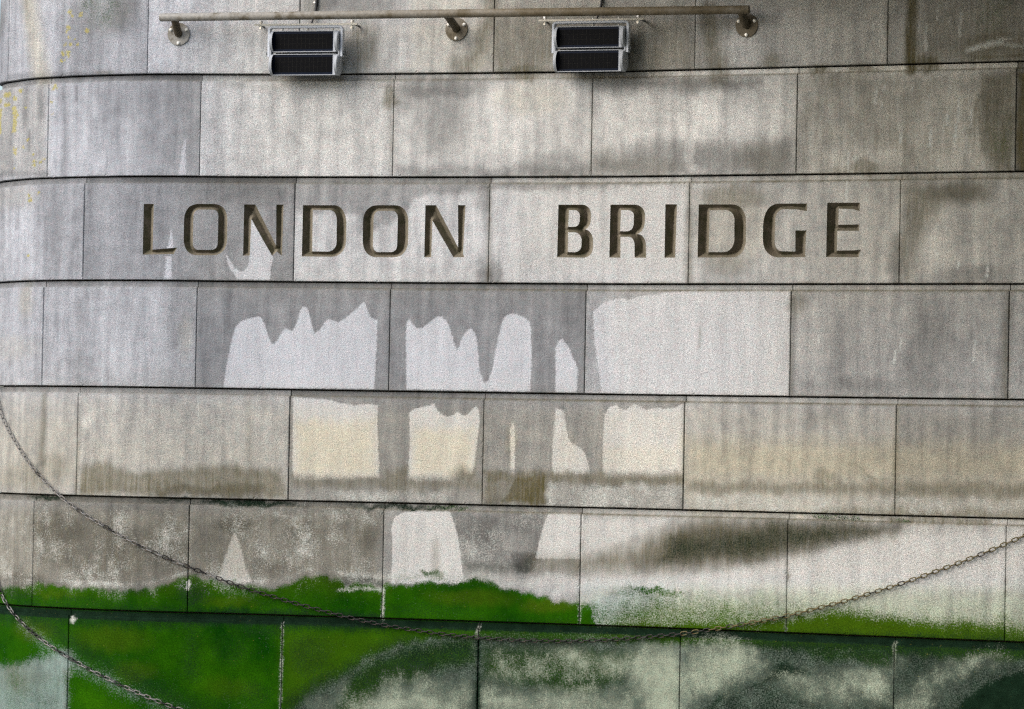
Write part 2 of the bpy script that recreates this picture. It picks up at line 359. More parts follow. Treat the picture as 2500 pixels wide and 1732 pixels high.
blob('tone', 137, 320, 18, 130, .35); stroke('tone', [(158, 200), (157, 300), (155, 430)], 12, -.38, 12); stroke('tone', [(186, 214), (187, 245)], 4, -.6, 5); blob('tone', 410, 280, 120, 140, -.22); blob('tone', 300, 240, 120, 60, -.12); blob('tone', 230, 380, 80, 60, .12)
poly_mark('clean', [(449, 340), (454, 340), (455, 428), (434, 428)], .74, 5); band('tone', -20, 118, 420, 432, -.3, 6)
blob('olive', 948, 235, 22, 40, .55); stroke('olive', [(955, 200), (957, 428)], 10, .3, 12); blob('olive', 965, 248, 12, 10, .5); band('olive', 520, 950, 200, 216, .18, 10)
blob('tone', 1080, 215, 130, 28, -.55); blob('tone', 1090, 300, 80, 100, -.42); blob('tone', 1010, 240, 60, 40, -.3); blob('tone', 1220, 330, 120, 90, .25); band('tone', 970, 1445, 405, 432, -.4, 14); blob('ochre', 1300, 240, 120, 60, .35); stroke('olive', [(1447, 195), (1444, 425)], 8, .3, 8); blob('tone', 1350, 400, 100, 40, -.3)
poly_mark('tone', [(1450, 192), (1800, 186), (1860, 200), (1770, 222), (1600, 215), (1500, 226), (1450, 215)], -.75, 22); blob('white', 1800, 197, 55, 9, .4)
blob('tone', 1760, 290, 170, 60, .35); poly_mark('tone', [(1450, 385), (1520, 372), (1560, 352), (1640, 345), (1700, 350), (1780, 348), (1860, 345), (1935, 335), (1944, 432), (1450, 432)], -.62, 26); blob('olive', 1480, 395, 60, 50, .2); blob('olive', 1860, 390, 90, 50, .25); blob('olive', 1560, 410, 120, 30, .25); blob('tone', 1680, 375, 12, 40, .4); blob('tone', 1700, 412, 30, 14, .4)
band('olive', 1950, 2478, 188, 425, .28, 16); blob('olive', 2030, 200, 120, 30, .35); blob('olive', 1965, 330, 26, 120, .35); blob('tone', 2080, 380, 90, 40, .5); blob('tone', 2170, 380, 50, 30, .55); poly_mark('tone', [(2270, 250), (2300, 205), (2360, 215), (2380, 280), (2392, 360), (2410, 420), (2270, 420)], .5, 22); stroke('tone', [(2378, 240), (2380, 300), (2388, 360), (2405, 415)], 7, .4, 7)
blob('olive', 2430, 300, 90, 140, .55); poly_mark('tone', [(2400, 180), (2482, 175), (2480, 424), (2425, 424), (2398, 300)], -.35, 20); blob('green', 2440, 330, 50, 100, .22); blob('green', 2420, 30, 80, 60, .2); blob('olive', 2300, 60, 60, 90, .3); blob('olive', 1760, 60, 40, 60, .3); poly_mark('olive', [(2395, 180), (2480, 175), (2475, 424), (2420, 424), (2396, 340), (2386, 240)], .55, 18); blob('olive', 2430, 210, 110, 40, .4); blob('olive', 2110, 410, 50, 26, .6); stroke('tone', [(2210, 230), (2206, 420)], 10, -.4, 10); blob('olive', 2060, 412, 60, 20, .4)
band('olive', 2484, 2600, 180, 424, .8, 8)
for x, y0, y1 in [(2140, 215, 255), (2160, 208, 222), (2155, 250, 262), (2230, 210, 220), (2318, 205, 235), (2342, 240, 300), (2335, 305, 340), (2314, 280, 305), (2274, 310, 350), (2272, 350, 355), (2202, 310, 348), (2080, 330, 334), (2072, 370, 420), (2360, 330, 370), (2372, 270, 310), (2186, 175, 180), (2068, 445, 500), (2064, 510, 530), (2420, 540, 572), (2177, 655, 664), (2413, 640, 675), (2341, 640, 655), (2200, 828, 860), (2186, 855, 885), (2380, 830, 880), (2000, 822, 840), (1988, 890, 915)]:
    stroke('white', [(x, y0), (x-3, y1)], 5.0, .95, 4)
# -- lettered course
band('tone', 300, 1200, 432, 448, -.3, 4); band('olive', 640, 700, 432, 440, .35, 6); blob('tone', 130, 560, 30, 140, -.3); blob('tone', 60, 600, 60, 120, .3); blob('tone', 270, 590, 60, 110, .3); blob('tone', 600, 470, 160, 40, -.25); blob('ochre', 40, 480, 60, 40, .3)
poly_mark('clean', [(418, 556), (421, 556), (426, 610), (405, 612)], .66, 5); poly_mark('clean', [(404, 625), (420, 622), (421, 684), (398, 684)], .7, 7)
poly_mark('clean', [(608, 525), (612, 525), (640, 585), (668, 628), (660, 660), (659, 684), (580, 682), (560, 655), (552, 630), (549, 618), (560, 632), (574, 655), (588, 664), (600, 660), (608, 640), (607, 600)], 1.0, 4)
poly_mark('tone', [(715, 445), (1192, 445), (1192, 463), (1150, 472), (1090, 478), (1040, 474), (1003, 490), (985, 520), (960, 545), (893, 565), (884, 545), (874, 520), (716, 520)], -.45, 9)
blob('tone', 880, 545, 12, 30, -.3); blob('tone', 1178, 670, 24, 40, -.5); stroke('olive', [(1195, 440), (1192, 690)], 9, .5, 9); blob('tone', 1210, 670, 24, 34, -.6); blob('tone', 1180, 480, 20, 60, -.35)
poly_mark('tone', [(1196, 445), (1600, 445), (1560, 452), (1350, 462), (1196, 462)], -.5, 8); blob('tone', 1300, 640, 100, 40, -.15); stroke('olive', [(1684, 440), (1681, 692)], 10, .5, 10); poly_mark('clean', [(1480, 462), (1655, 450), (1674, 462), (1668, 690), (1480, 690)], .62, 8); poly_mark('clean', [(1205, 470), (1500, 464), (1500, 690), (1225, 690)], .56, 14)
blob('olive', 1790, 480, 110, 34, .42); blob('ochre', 1800, 560, 150, 120, .4); blob('tone', 1705, 620, 24, 70, .45); blob('tone', 1700, 470, 20, 40, .45); blob('tone', 1880, 600, 60, 60, .25); blob('olive', 1770, 650, 60, 30, .25); stroke('tone', [(2196, 450), (2192, 560)], 10, .6, 10); blob('tone', 2185, 640, 22, 70, -.5); blob('tone', 2010, 570, 100, 110, .12)
poly_mark('olive', [(2202, 445), (2425, 440), (2420, 480), (2350, 500), (2290, 515), (2260, 560), (2235, 620), (2230, 690), (2200, 690)], .42, 26); blob('tone', 2330, 470, 90, 26, -.5); blob('tone', 2275, 600, 40, 60, .4); blob('tone', 2460, 480, 50, 60, .4); blob('tone', 2340, 520, 50, 20, .3); blob('tone', 2380, 670, 100, 26, -.4); blob('olive', 2215, 600, 20, 80, .4)
band('olive', 2180, 2560, 424, 440, .4, 5)
# -- fourth course
stroke('tone', [(196, 740), (190, 940)], 18, -.3, 16); blob('tone', 380, 760, 40, 80, .3); blob('ochre', 62, 730, 20, 60, .5); blob('ochre', 30, 850, 60, 40, .3); blob('tone', 150, 830, 30, 100, .3); blob('tone', 330, 880, 120, 60, .2); blob('ochre', 455, 820, 20, 60, .3)
J1 = O([(502, 872), (508, 835), (518, 780), (530, 735), (545, 722), (565, 716), (582, 712), (592, 722), (600, 745), (608, 768), (615, 777), (622, 768), (632, 752), (642, 738), (650, 742), (658, 748), (667, 728), (675, 700), (682, 690), (690, 692), (696, 708), (702, 735), (708, 750), (716, 745), (725, 735), (733, 722), (742, 718), (752, 722), (760, 726), (775, 718), (790, 706), (805, 692), (815, 682), (820, 680), (826, 698), (832, 712), (840, 718), (849, 720), (848, 760), (845, 820), (842, 875)])
J2 = O([(915, 876), (913, 780), (914, 735), (917, 722), (921, 718), (928, 728), (938, 738), (950, 738), (962, 730), (975, 718), (985, 712), (995, 714), (1005, 722), (1012, 738), (1020, 765), (1028, 790), (1034, 775), (1040, 760), (1052, 743), (1060, 740), (1068, 748), (1073, 765), (1076, 800), (1079, 835), (1088, 862), (1098, 858), (1108, 830), (1115, 790), (1122, 755), (1130, 725), (1138, 710), (1150, 706), (1165, 708), (1180, 715), (1190, 722), (1194, 740), (1196, 800), (1193, 882)])
J3 = O([(1250, 884), (1250, 790), (1256, 768), (1264, 762), (1272, 772), (1282, 785), (1285, 798), (1295, 815), (1300, 835), (1297, 884)])
J4 = O([(1354, 888), (1346, 830), (1338, 770), (1335, 700), (1345, 690), (1360, 682), (1385, 672), (1400, 671), (1412, 676), (1440, 667), (1480, 662), (1520, 656), (1600, 651), (1777, 653), (1776, 892), (1500, 892)])
for J in (J1, J2, J4): poly_mark('clean', J, 1.0, 7)
poly_mark('clean', J3, 1.0, 9)
for x in (1600, 1720, 1850): stroke('tone', [(x, 760), (x-3, 940)], 20, .1, 20)
blob('olive', 1946, 740, 26, 40, .35); stroke('tone', [(1938, 730), (1934, 960)], 7, -.5, 10); stroke('olive', [(1930, 860), (1928, 966)], 8, .4, 8); blob('tone', 2050, 860, 60, 100, -.2); blob('tone', 2260, 850, 70, 120, -.3); blob('tone', 2400, 920, 60, 60, .15); stroke('olive', [(2456, 790), (2452, 970)], 12, .45, 12); stroke('tone', [(2460, 720), (2452, 970)], 18, -.35, 14); blob('tone', 2185, 940, 260, 20, -.2); stroke('olive', [(1708, 800), (1706, 848)], 2.5, .7, 3)
band('tone', 440, 1650, 950, 968, -.1, 5, .012)
# -- fifth course
band('ochre', -40, 200, 1010, 1205, .5, 30); stroke('olive', [(108, 965), (106, 1040), (100, 1120)], 12, .42, 12); stroke('tone', [(108, 960), (104, 1130)], 16, -.3, 14); blob('olive', 60, 1170, 90, 50, .35); blob('olive', 130, 1140, 50, 40, .35); blob('tone', 210, 1030, 16, 22, .5); stroke('tone', [(190, 990), (192, 1060)], 12, -.3, 10); stroke('olive', [(192, 1080), (186, 1208)], 8, .5, 8)
band('ochre', 190, 700, 1060, 1160, .45, 30, .012); poly_mark('olive', [(196, 1135), (260, 1128), (300, 1150), (380, 1152), (450, 1145), (520, 1135), (600, 1140), (690, 1150), (698, 1218), (560, 1212), (196, 1208)], .62, 14); poly_mark('tone', [(380, 1195), (440, 1185), (500, 1190), (560, 1180), (640, 1190), (640, 1220), (380, 1212)], -.6, 10); stroke('olive', [(606, 980), (608, 1140)], 10, .28, 14); stroke('olive', [(650, 970), (650, 1010)], 10, .2, 10)
J5 = O([(658, 1088), (659, 893), (700, 897), (735, 899), (760, 906), (785, 910), (800, 913), (812, 909), (835, 910), (850, 913), (849, 960), (851, 1010), (855, 1078)])
J6 = O([(916, 1088), (922, 1000), (921, 928), (935, 919), (955, 915), (977, 909), (983, 922), (992, 932), (1005, 937), (1020, 935), (1030, 926), (1036, 932), (1045, 937), (1052, 932), (1062, 922), (1070, 914), (1077, 922), (1079, 940), (1073, 1000), (1066, 1060), (1060, 1090)])
J7 = O([(1152, 942), (1158, 962), (1160, 1060), (1159, 1100), (1148, 1100), (1148, 1000), (1147, 968)])
J8 = O([(1251, 916), (1257, 922), (1268, 924), (1272, 945), (1278, 985), (1288, 1000), (1302, 1005), (1316, 1020), (1324, 1040), (1328, 1070), (1240, 1075), (1245, 990)])
J9 = O([(1356, 1080), (1357, 1000), (1360, 932), (1372, 917), (1388, 911), (1396, 920), (1408, 923), (1418, 917), (1426, 909), (1436, 915), (1455, 922), (1475, 917), (1495, 920), (1520, 917), (1545, 905), (1540, 1080)])
for J in (J5, J6, J8, J9): poly_mark('clean', J, .98, 7)
poly_mark('clean', J7, .85, 5)
band('clean', 640, 1120, 1166, 1250, -1.0, 40, .008); band('clean', 1130, 1690, 1156, 1250, -1.0, 36, .01)
band('ochre', 712, 925, 1020, 1170, .95, 34); band('ochre', 1000, 1165, 1040, 1170, .9, 30); blob('ochre', 1250, 1080, 20, 80, .7); band('ochre', 1350, 1420, 1040, 1150, .5, 26); band('ochre', 1460, 1670, 1080, 1160, .6, 26)
poly_mark('olive', [(938, 1150), (995, 1140), (990, 1200), (960, 1212), (935, 1190)], .5, 14); band('olive', 712, 1180, 1165, 1190, .42, 14, .01); blob('olive', 1130, 1165, 50, 30, .4); band('olive', 1185, 1340, 1150, 1180, .62, 10); poly_mark('olive', [(1255, 1165), (1336, 1158), (1334, 1232), (1225, 1228)], .85, 8); band('olive', 1185, 1260, 1175, 1232, .45, 12); band('olive', 1336, 1675, 1152, 1182, .5, 12, .015); blob('tone', 1210, 1230, 30, 20, -.3)
band('white', 715, 1100, 1196, 1225, .35, 10, .01); band('white', 1340, 1680, 1180, 1240, .38, 10, .012)
band('ochre', 1660, 2540, 1060, 1190, 1.0, 60, .012); band('ochre', -60, 2600, 960, 1230, .38, 40, .015); band('ochre', 600, 3000, -60, 900, .12, 200); band('ochre', 1900, 3200, -60, 900, .42, 300); band('olive', 1675, 2200, 1176, 1202, .52, 12, .008); blob('olive', 2010, 1172, 40, 26, .35); band('olive', 2190, 2560, 1178, 1212, .52, 13, .012); band('white', 1680, 2560, 1206, 1250, .36, 10, .014); band('olive', 2000, 2560, 1238, 1262, .45, 8, .018); band('ochre', 1670, 2540, 1190, 1260, .6, 10, .014)  # the broad upper ochre bands also colour in warmer light on the right
stroke('olive', [(2070, 1133), (2092, 1134), (2110, 1150), (2122, 1164), (2140, 1172), (2180, 1172)], 3, .5, 4); stroke('olive', [(1670, 985), (1668, 1242)], 7, .45, 8); stroke('olive', [(2190, 1000), (2184, 1257)], 8, .5, 8); blob('tone', 2010, 1010, 60, 30, -.2); blob('ochre', 1720, 1020, 60, 50, .4); band('tone', 2200, 2560, 1000, 1080, -.15, 30)
# -- sixth course
band('olive', -40, 462, 1240, 1440, .26, 30); band('olive', 470, 930, 1250, 1440, .16, 30); blob('tone', 30, 1290, 10, 30, .9); blob('tone', 240, 1340, 160, 80, -.2); blob('olive', 270, 1370, 120, 40, .2); blob('tone', 60, 1420, 70, 40, -.3)
poly_mark('clean', [(574, 1298), (588, 1330), (602, 1390), (618, 1424), (525, 1424), (545, 1370), (560, 1325)], .72, 6); blob('tone', 570, 1280, 50, 22, -.7); stroke('white', [(640, 1250), (720, 1265), (800, 1255), (880, 1262), (930, 1285)], 26, .34, 20); blob('tone', 800, 1330, 60, 60, .25); blob('tone', 720, 1400, 60, 50, .25)
poly_mark('clean', [(955, 1425), (958, 1320), (955, 1290), (965, 1262), (985, 1250), (1040, 1246), (1098, 1248), (1112, 1285), (1122, 1330), (1130, 1400), (1132, 1425)], .92, 5); stroke('olive', [(1062, 1325), (1064, 1400)], 14, .4, 16)
poly_mark('clean', [(1340, 1250), (1425, 1252), (1425, 1365), (1308, 1365), (1312, 1340), (1320, 1310), (1328, 1280)], .9, 5); poly_mark('tone', [(1110, 1255), (1330, 1255), (1310, 1420), (1135, 1420)], -.35, 10); poly_mark('teal', [(1130, 1365), (1200, 1375), (1300, 1360), (1302, 1390), (1285, 1405), (1265, 1400), (1240, 1385), (1235, 1405), (1140, 1405)], .42, 12); poly_mark('tone', [(1245, 1350), (1312, 1350), (1306, 1385), (1285, 1402), (1262, 1392)], -.6, 6)
poly_mark('clean', [(1420, 1262), (1660, 1262), (1560, 1310), (1480, 1345), (1420, 1360)], .6, 16); poly_mark('clean', [(1330, 1400), (1700, 1395), (1900, 1360), (2150, 1300), (2600, 1290), (2600, 1450), (1900, 1450), (1420, 1450)], .62, 24)
poly_mark('olive', [(1380, 1362), (1480, 1352), (1560, 1330), (1650, 1290), (1720, 1272), (1900, 1272), (2060, 1278), (2200, 1290), (2180, 1312), (2100, 1318), (2040, 1322), (1985, 1345), (1900, 1365), (1780, 1382), (1600, 1390), (1480, 1395), (1300, 1390)], .62, 30); poly_mark('tone', [(1660, 1290), (1900, 1275), (2200, 1285), (1980, 1340), (1820, 1375), (1560, 1380)], -.95, 34); poly_mark('teal', [(1640, 1310), (1900, 1280), (2180, 1288), (2100, 1312), (1980, 1335), (1860, 1362), (1600, 1378)], .54, 30)
stroke('olive', [(1300, 1370), (1500, 1385), (1640, 1388)], 30, .4, 24); blob('ochre', 2010, 1405, 60, 30, .25); blob('olive', 1924, 1405, 8, 16, .5)
band('white', -40, 930, 1240, 1440, .2, 40); band('olive', -40, 930, 1240, 1420, .3, 40); band('white', 1110, 1330, 1250, 1400, .2, 30); band('ochre', -60, 940, 1225, 1440, .45, 40); band('ochre', 940, 2600, 1240, 1420, .25, 40)
for x, y, rx, ry, w in [(150, 1290, 90, 40, -.35), (330, 1270, 80, 26, .4), (400, 1350, 60, 60, -.25), (120, 1400, 60, 30, .35), (510, 1320, 40, 60, -.3), (660, 1330, 50, 50, .35), (760, 1310, 60, 36, -.4), (840, 1370, 60, 40, .3), (690, 1390, 60, 30, -.35), (900, 1310, 30, 50, -.3), (1180, 1300, 50, 40, -.35), (1260, 1330, 40, 40, .35)]: blob('tone', x, y, rx, ry, w)
# green growth along the tide line
GT = [(-60, 1434), (30, 1434), (80, 1426), (130, 1426), (175, 1438), (235, 1436), (300, 1442), (360, 1436), (410, 1424), (440, 1410), (462, 1400), (485, 1408), (520, 1420), (560, 1428), (610, 1432), (690, 1432), (720, 1420), (745, 1404), (785, 1402), (830, 1412), (850, 1424), (930, 1422), (945, 1422), (1000, 1428), (1060, 1422), (1110, 1418), (1145, 1412), (1190, 1420), (1232, 1436), (1290, 1446), (1330, 1456), (1356, 1468), (1416, 1474), (1440, 1478), (1452, 1500), (1465, 1545), (1000, 1560), (-60, 1520)]
poly_mark('green', GT, 1.0, 13)
poly_mark('green', [(1410, 1462), (1470, 1470), (1480, 1540), (1410, 1540)], .55, 20)
poly_mark('green', [(1430, 1480), (1600, 1452), (1760, 1462), (2000, 1478), (2200, 1490), (2600, 1512), (2600, 1610), (1430, 1570)], .60, 50)
poly_mark('green', [(1416, 1512), (1600, 1512), (1750, 1512), (1900, 1502), (2050, 1486), (2200, 1502), (2600, 1536), (2600, 1610), (1416, 1570)], .92, 36)
poly_mark('green', [(1540, 1526), (1700, 1522), (1880, 1530), (1950, 1508), (2060, 1497), (2180, 1508), (2280, 1528), (2600, 1556), (2600, 1620), (1540, 1570)], 1.0, 20)
poly_mark('ochre', [(1650, 1440), (2100, 1430), (2600, 1440), (2600, 1600), (1420, 1560)], .7, 50); poly_mark('cool', [(1440, 1440), (2600, 1440), (2600, 1600), (1440, 1580)], .5, 40); poly_mark('olive', [(2230, 1525), (2600, 1535), (2600, 1610), (2230, 1600)], .5, 20)
blob('green', 1600, 1444, 90, 12, .62); blob('green', 1560, 1448, 120, 22, .42); band('green', 1040, 1200, 1395, 1425, .34, 16)
poly_mark('green', [(1025, 1396), (1085, 1394), (1085, 1412), (1030, 1412)], .8, 9); band('green', 960, 1110, 1402, 1424, .42, 12)
stroke('white', [(130, 1414), (180, 1424), (240, 1424), (300, 1428), (360, 1424), (410, 1412), (440, 1402), (470, 1392), (530, 1412), (600, 1420), (680, 1420), (715, 1408), (740, 1394), (790, 1390), (840, 1402), (930, 1408)], 14, .5, 16); stroke('white', [(825, 1441), (880, 1438), (930, 1440)], 10, .62, 9); stroke('white', [(950, 1410), (1100, 1404), (1160, 1402), (1250, 1420), (1330, 1440), (1420, 1464), (1500, 1440)], 22, .42, 24); blob('tone', 1200, 1415, 130, 26, .9); blob('tone', 1350, 1430, 90, 30, .9)
poly_mark('teal', [(832, 1404), (936, 1410), (936, 1430), (835, 1428)], .6, 9); poly_mark('green', [(835, 1398), (936, 1406), (936, 1432), (840, 1430)], -.9, 8); blob('tone', 60, 1420, 90, 26, -.4)
band('teal', -60, 470, 1462, 1520, .5, 22, .034); band('teal', 440, 935, 1482, 1530, .6, 16, .03); blob('teal', 470, 1450, 50, 50, .55); blob('teal', 20, 1450, 70, 26, .42); blob('teal', 190, 1470, 120, 24, .3); blob('teal', 330, 1445, 60, 14, .3); band('teal', 935, 1400, 1500, 1550, .22, 14, .02)
for x, y0, y1, w in [(936, 1440, 1512, .8), (1417, 1420, 1525, .62), (1922, 1310, 1420, .45), (1921, 1420, 1542, .72), (690, 1522, 1600, .6), (688, 1600, 1700, .85), (686, 1690, 1740, .8), (2184, 1570, 1690, .7), (1168, 1530, 1556, .8)]: stroke('white', [(x, y0), (x-3, y1)], 5, w*.8, 6)
blob('white', 459, 1428, 5, 20, 1.0); blob('white', 178, 1514, 12, 13, .7); stroke('olive', [(462, 1240), (460, 1395)], 5, .5, 5); blob('green', 575, 1416, 8, 8, .9); blob('olive', 534, 1395, 5, 7, .8)
# ledges in the tidal zone are black and wet
blob('teal', 600, 1229, 170, 11, .85); blob('teal', 990, 1238, 190, 9, .7); blob('teal', 110, 1213, 70, 8, .7); blob('teal', 420, 1222, 90, 7, .6); blob('green', 1100, 1242, 60, 8, .6); band('olive', 2160, 2420, 1262, 1280, .6, 6, .018)
# -- lowest course
poly_mark('green', [(-60, 1490), (420, 1500), (1130, 1520), (1060, 1555), (990, 1578), (930, 1596), (890, 1620), (850, 1650), (780, 1690), (700, 1760), (150, 1780), (168, 1600), (100, 1620), (-60, 1640)], 1.0, 34)
blob('green', 30, 1570, 90, 80, 1.0); blob('olive', 40, 1650, 60, 50, .3); poly_mark('green', [(-60, 1660), (80, 1630), (158, 1600), (158, 1780), (-60, 1780)], -.97, 34); band('cool', -60, 170, 1520, 1780, 1.0, 30); blob('green', 60, 1690, 130, 90, .3); poly_mark('teal', [(-60, 1690), (160, 1680), (160, 1780), (-60, 1780)], .10, 30)
TB = [(60, 1502), (130, 1556), (200, 1606), (280, 1646), (370, 1688), (480, 1750)]
stroke('green', [(x-10, y+20) for x, y in TB], 34, -.45, 30); stroke('teal', [(x+14, y-8) for x, y in TB], 50, .5, 40); stroke('cool', [(x-6, y+22) for x, y in TB], 60, .9, 30); stroke('tone', [(x-14, y+30) for x, y in TB[1:]], 20, .35, 20)
stroke('teal', [(470, 1512), (468, 1580), (462, 1640)], 44, .42, 40); band('teal', 170, 690, 1490, 1530, .3, 16, .03); blob('teal', 560, 1580, 60, 60, .25); poly_mark('green', [(165, 1650), (260, 1680), (330, 1780), (165, 1780)], .95, 34); blob('teal', 560, 1720, 100, 40, .25)
for x, y, rx, ry, w in [(80, 1540, 60, 34, .6), (270, 1560, 110, 40, .45), (560, 1468, 80, 18, .5), (1150, 1460, 130, 24, .5), (1340, 1480, 80, 20, .7), (330, 1640, 60, 30, .4), (130, 1450, 90, 14, .5), (760, 1560, 60, 30, .3), (560, 1680, 80, 30, .3)]: blob('ochre', x, y, rx, ry, w)
for x, y, rx, ry, w in [(760, 1600, 70, 70, .35), (640, 1540, 90, 26, .4), (1050, 1490, 160, 24, .25), (660, 1470, 60, 18, .3), (620, 1700, 60, 50, .3), (240, 1500, 120, 12, .3)]: blob('teal', x, y, rx, ry, w)
band('cool', 690, 2700, 1540, 1800, .9, 30); band('ochre', 690, 2700, 1540, 1800, .4, 30)
poly_mark('teal', [(690, 1760), (700, 1700), (800, 1640), (880, 1600), (960, 1560), (1100, 1545), (1664, 1560), (1664, 1800), (690, 1800)], .66, 40); band('teal', 1664, 2700, 1550, 1800, .66, 30)
poly_mark('green', [(850, 1650), (900, 1610), (1000, 1580), (1164, 1560), (1166, 1620), (1040, 1650), (940, 1680), (880, 1760), (820, 1740)], .98, 44)
poly_mark('white', [(870, 1700), (960, 1660), (1060, 1672), (1155, 1650), (1150, 1760), (1100, 1800), (820, 1800)], .60, 60); blob('white', 1010, 1722, 110, 36, .78); poly_mark('white', [(740, 1720), (830, 1670), (880, 1680), (820, 1750), (760, 1780)], .34, 40)
band('green', 870, 1680, 1526, 1558, .75, 8, .024)
poly_mark('green', [(1176, 1572), (1520, 1584), (1560, 1600), (1510, 1670), (1430, 1700), (1300, 1680), (1176, 1660)], .95, 44); poly_mark('white', [(1176, 1590), (1560, 1584), (1560, 1650), (1400, 1662), (1176, 1670)], .36, 36); poly_mark('white', [(1380, 1592), (1540, 1588), (1560, 1640), (1470, 1655), (1390, 1645)], .58, 34)
poly_mark('white', [(1176, 1690), (1400, 1676), (1560, 1700), (1560, 1800), (1176, 1800)], .56, 44); blob('white', 1230, 1720, 60, 30, .7); poly_mark('white', [(1540, 1610), (1600, 1575), (1664, 1575), (1664, 1790), (1590, 1770), (1550, 1700)], .76, 40)
stroke('teal', [(1168, 1562), (1166, 1740)], 22, .95, 14); stroke('white', [(1168, 1590), (1166, 1740)], 16, -.9, 12)
poly_mark('white', [(1666, 1572), (1830, 1572), (1870, 1620), (1800, 1670), (1720, 1700), (1666, 1740)], .72, 40); poly_mark('white', [(1850, 1640), (2000, 1640), (2190, 1625), (2180, 1700), (2050, 1730), (1960, 1690)], .46, 44); blob('white', 2110, 1660, 70, 36, .6)
poly_mark('white', [(2240, 1760), (2300, 1690), (2370, 1640), (2470, 1600), (2440, 1585), (2340, 1610), (2250, 1660), (2190, 1700), (2190, 1780)], .46, 36); poly_mark('green', [(1900, 1568), (1980, 1574), (2182, 1584), (2182, 1626), (2080, 1622), (2000, 1616)], .9, 26); blob('green', 2120, 1604, 80, 30, .8); poly_mark('green', [(2440, 1690), (2600, 1660), (2600, 1800), (2460, 1800)], .5, 40)
poly_mark('teal', [(2320, 1790), (2345, 1712), (2400, 1665), (2480, 1640), (2620, 1610), (2620, 1790)], 1.25, 26); poly_mark('teal', [(1900, 1600), (2000, 1640), (1980, 1660), (1860, 1680), (1790, 1700), (1720, 1780), (1664, 1800), (1664, 1760), (1760, 1690), (1860, 1650)], 1.0, 34)
band('teal', -60, 2600, 1474, 1494, 1.0, 4, .0372)
#PAINT_END

def fbm(s, z, waves, seed):
    r = np.random.default_rng(seed); out = np.zeros(s.shape)
    for lam in waves:
        for _ in range(4):
            a = r.uniform(0, 2*math.pi); out += np.sin((s*math.cos(a)+z*math.sin(a))*2*math.pi/lam/r.uniform(.7, 1.4)+r.uniform(0, 6.28))
    return out/len(waves)/2
def smooth(t): t = np.clip(t, 0, 1); return t*t*(3-2*t)
def sdf_poly(px, pz, V):
    d = np.full(px.shape, 1e9); ins = np.zeros(px.shape, bool)
    n = len(V)
    for i in range(n):
        ax, az = V[i]; bx, bz = V[(i+1) % n]
        ex, ez = bx-ax, bz-az; wx, wz = px-ax, pz-az
        t = np.clip((wx*ex+wz*ez)/(ex*ex+ez*ez+1e-12), 0, 1)
        d = np.minimum(d, (wx-ex*t)**2+(wz-ez*t)**2)
        c = (az > pz) != (bz > pz)
        with np.errstate(divide='ignore', invalid='ignore'):
            ins ^= c & (px < ex*(pz-az)/(bz-az if bz != az else 1e-12)+ax)
    d = np.sqrt(d)
    return np.where(ins, d, -d)
def weather(s, z):
    out = {k: np.zeros(s.shape) for k in LAYERS}
    s_raw, z_raw = s, z
    # stains never run straight: wander their outlines a little, more for the soft ones
    f1, f2 = fbm(s, z, (.05, .028), 1), fbm(s, z, (.05, .028), 2); w1, w2 = fbm(s, z, (.30, .16, .09), 3), fbm(s, z, (.30, .16, .09), 4)
    rag = fbm(s*3.2, z*0.35, (.12, .07), 5)                       # runs: varies across, hardly along the height
    for kind, layer, geo, w, opt in PAINT:
        sharp = kind == 'l' or layer == 'clean' or (kind == 'p' and opt < 8)
        k1, k2 = (0.0022, 0.0) if sharp else (0.004, 0.016)
        if layer == 'lichen': k1 = k2 = 0.0
        s = s_raw+f1*k1+w1*k2; z = z_raw+f2*k1+w2*k2
        if not sharp: z = z+rag*0.005
        if kind == 'b':
            x, y, rx, ry = geo; cs, cz = survey(x, y)
            cs2, _ = survey(x+4, y); loc = float(cs2-cs)/4*PPM     # foreshortening of the curved end
            rs, rz = rx/PPM*loc, ry/PPM
            idx = np.nonzero((abs(s-cs) < rs*1.3) & (abs(z-cz) < rz*1.3))[0]
            if not len(idx): continue
            r = np.hypot((s[idx]-cs)/rs, (z[idx]-cz)/rz)
            mk = smooth((1.25-r)/0.9)
        else:
            a = np.array(geo, float); vs_, vz_ = survey(a[:, 0], a[:, 1])
            soft = (opt if kind == 'p' else opt[1])/PPM; wd = 0 if kind == 'p' else opt[0]/PPM/2
            pad = soft+wd+0.01
            idx = np.nonzero((s > vs_.min()-pad) & (s < vs_.max()+pad) & (z > vz_.min()-pad) & (z < vz_.max()+pad))[0]
            if not len(idx): continue
            ps, pz = s[idx], z[idx]
            if kind == 'p': d = sdf_poly(ps, pz, list(zip(vs_, vz_)))
            else:
                dd = np.full(ps.shape, 1e9)
                for i in range(len(vs_)-1):
                    ex, ez = vs_[i+1]-vs_[i], vz_[i+1]-vz_[i]; wx, wz = ps-vs_[i], pz-vz_[i]
                    t = np.clip((wx*ex+wz*ez)/(ex*ex+ez*ez+1e-12), 0, 1)
                    dd = np.minimum(dd, np.hypot(wx-ex*t, wz-ez*t))
                d = wd-dd
            mk = smooth(0.5+d/(2*soft))
        L_ = out[layer]
        if layer == 'tone': L_[idx] += w*mk
        elif w < 0: L_[idx] *= 1+w*mk
        else: L_[idx] = np.maximum(L_[idx], w*mk)
    return out

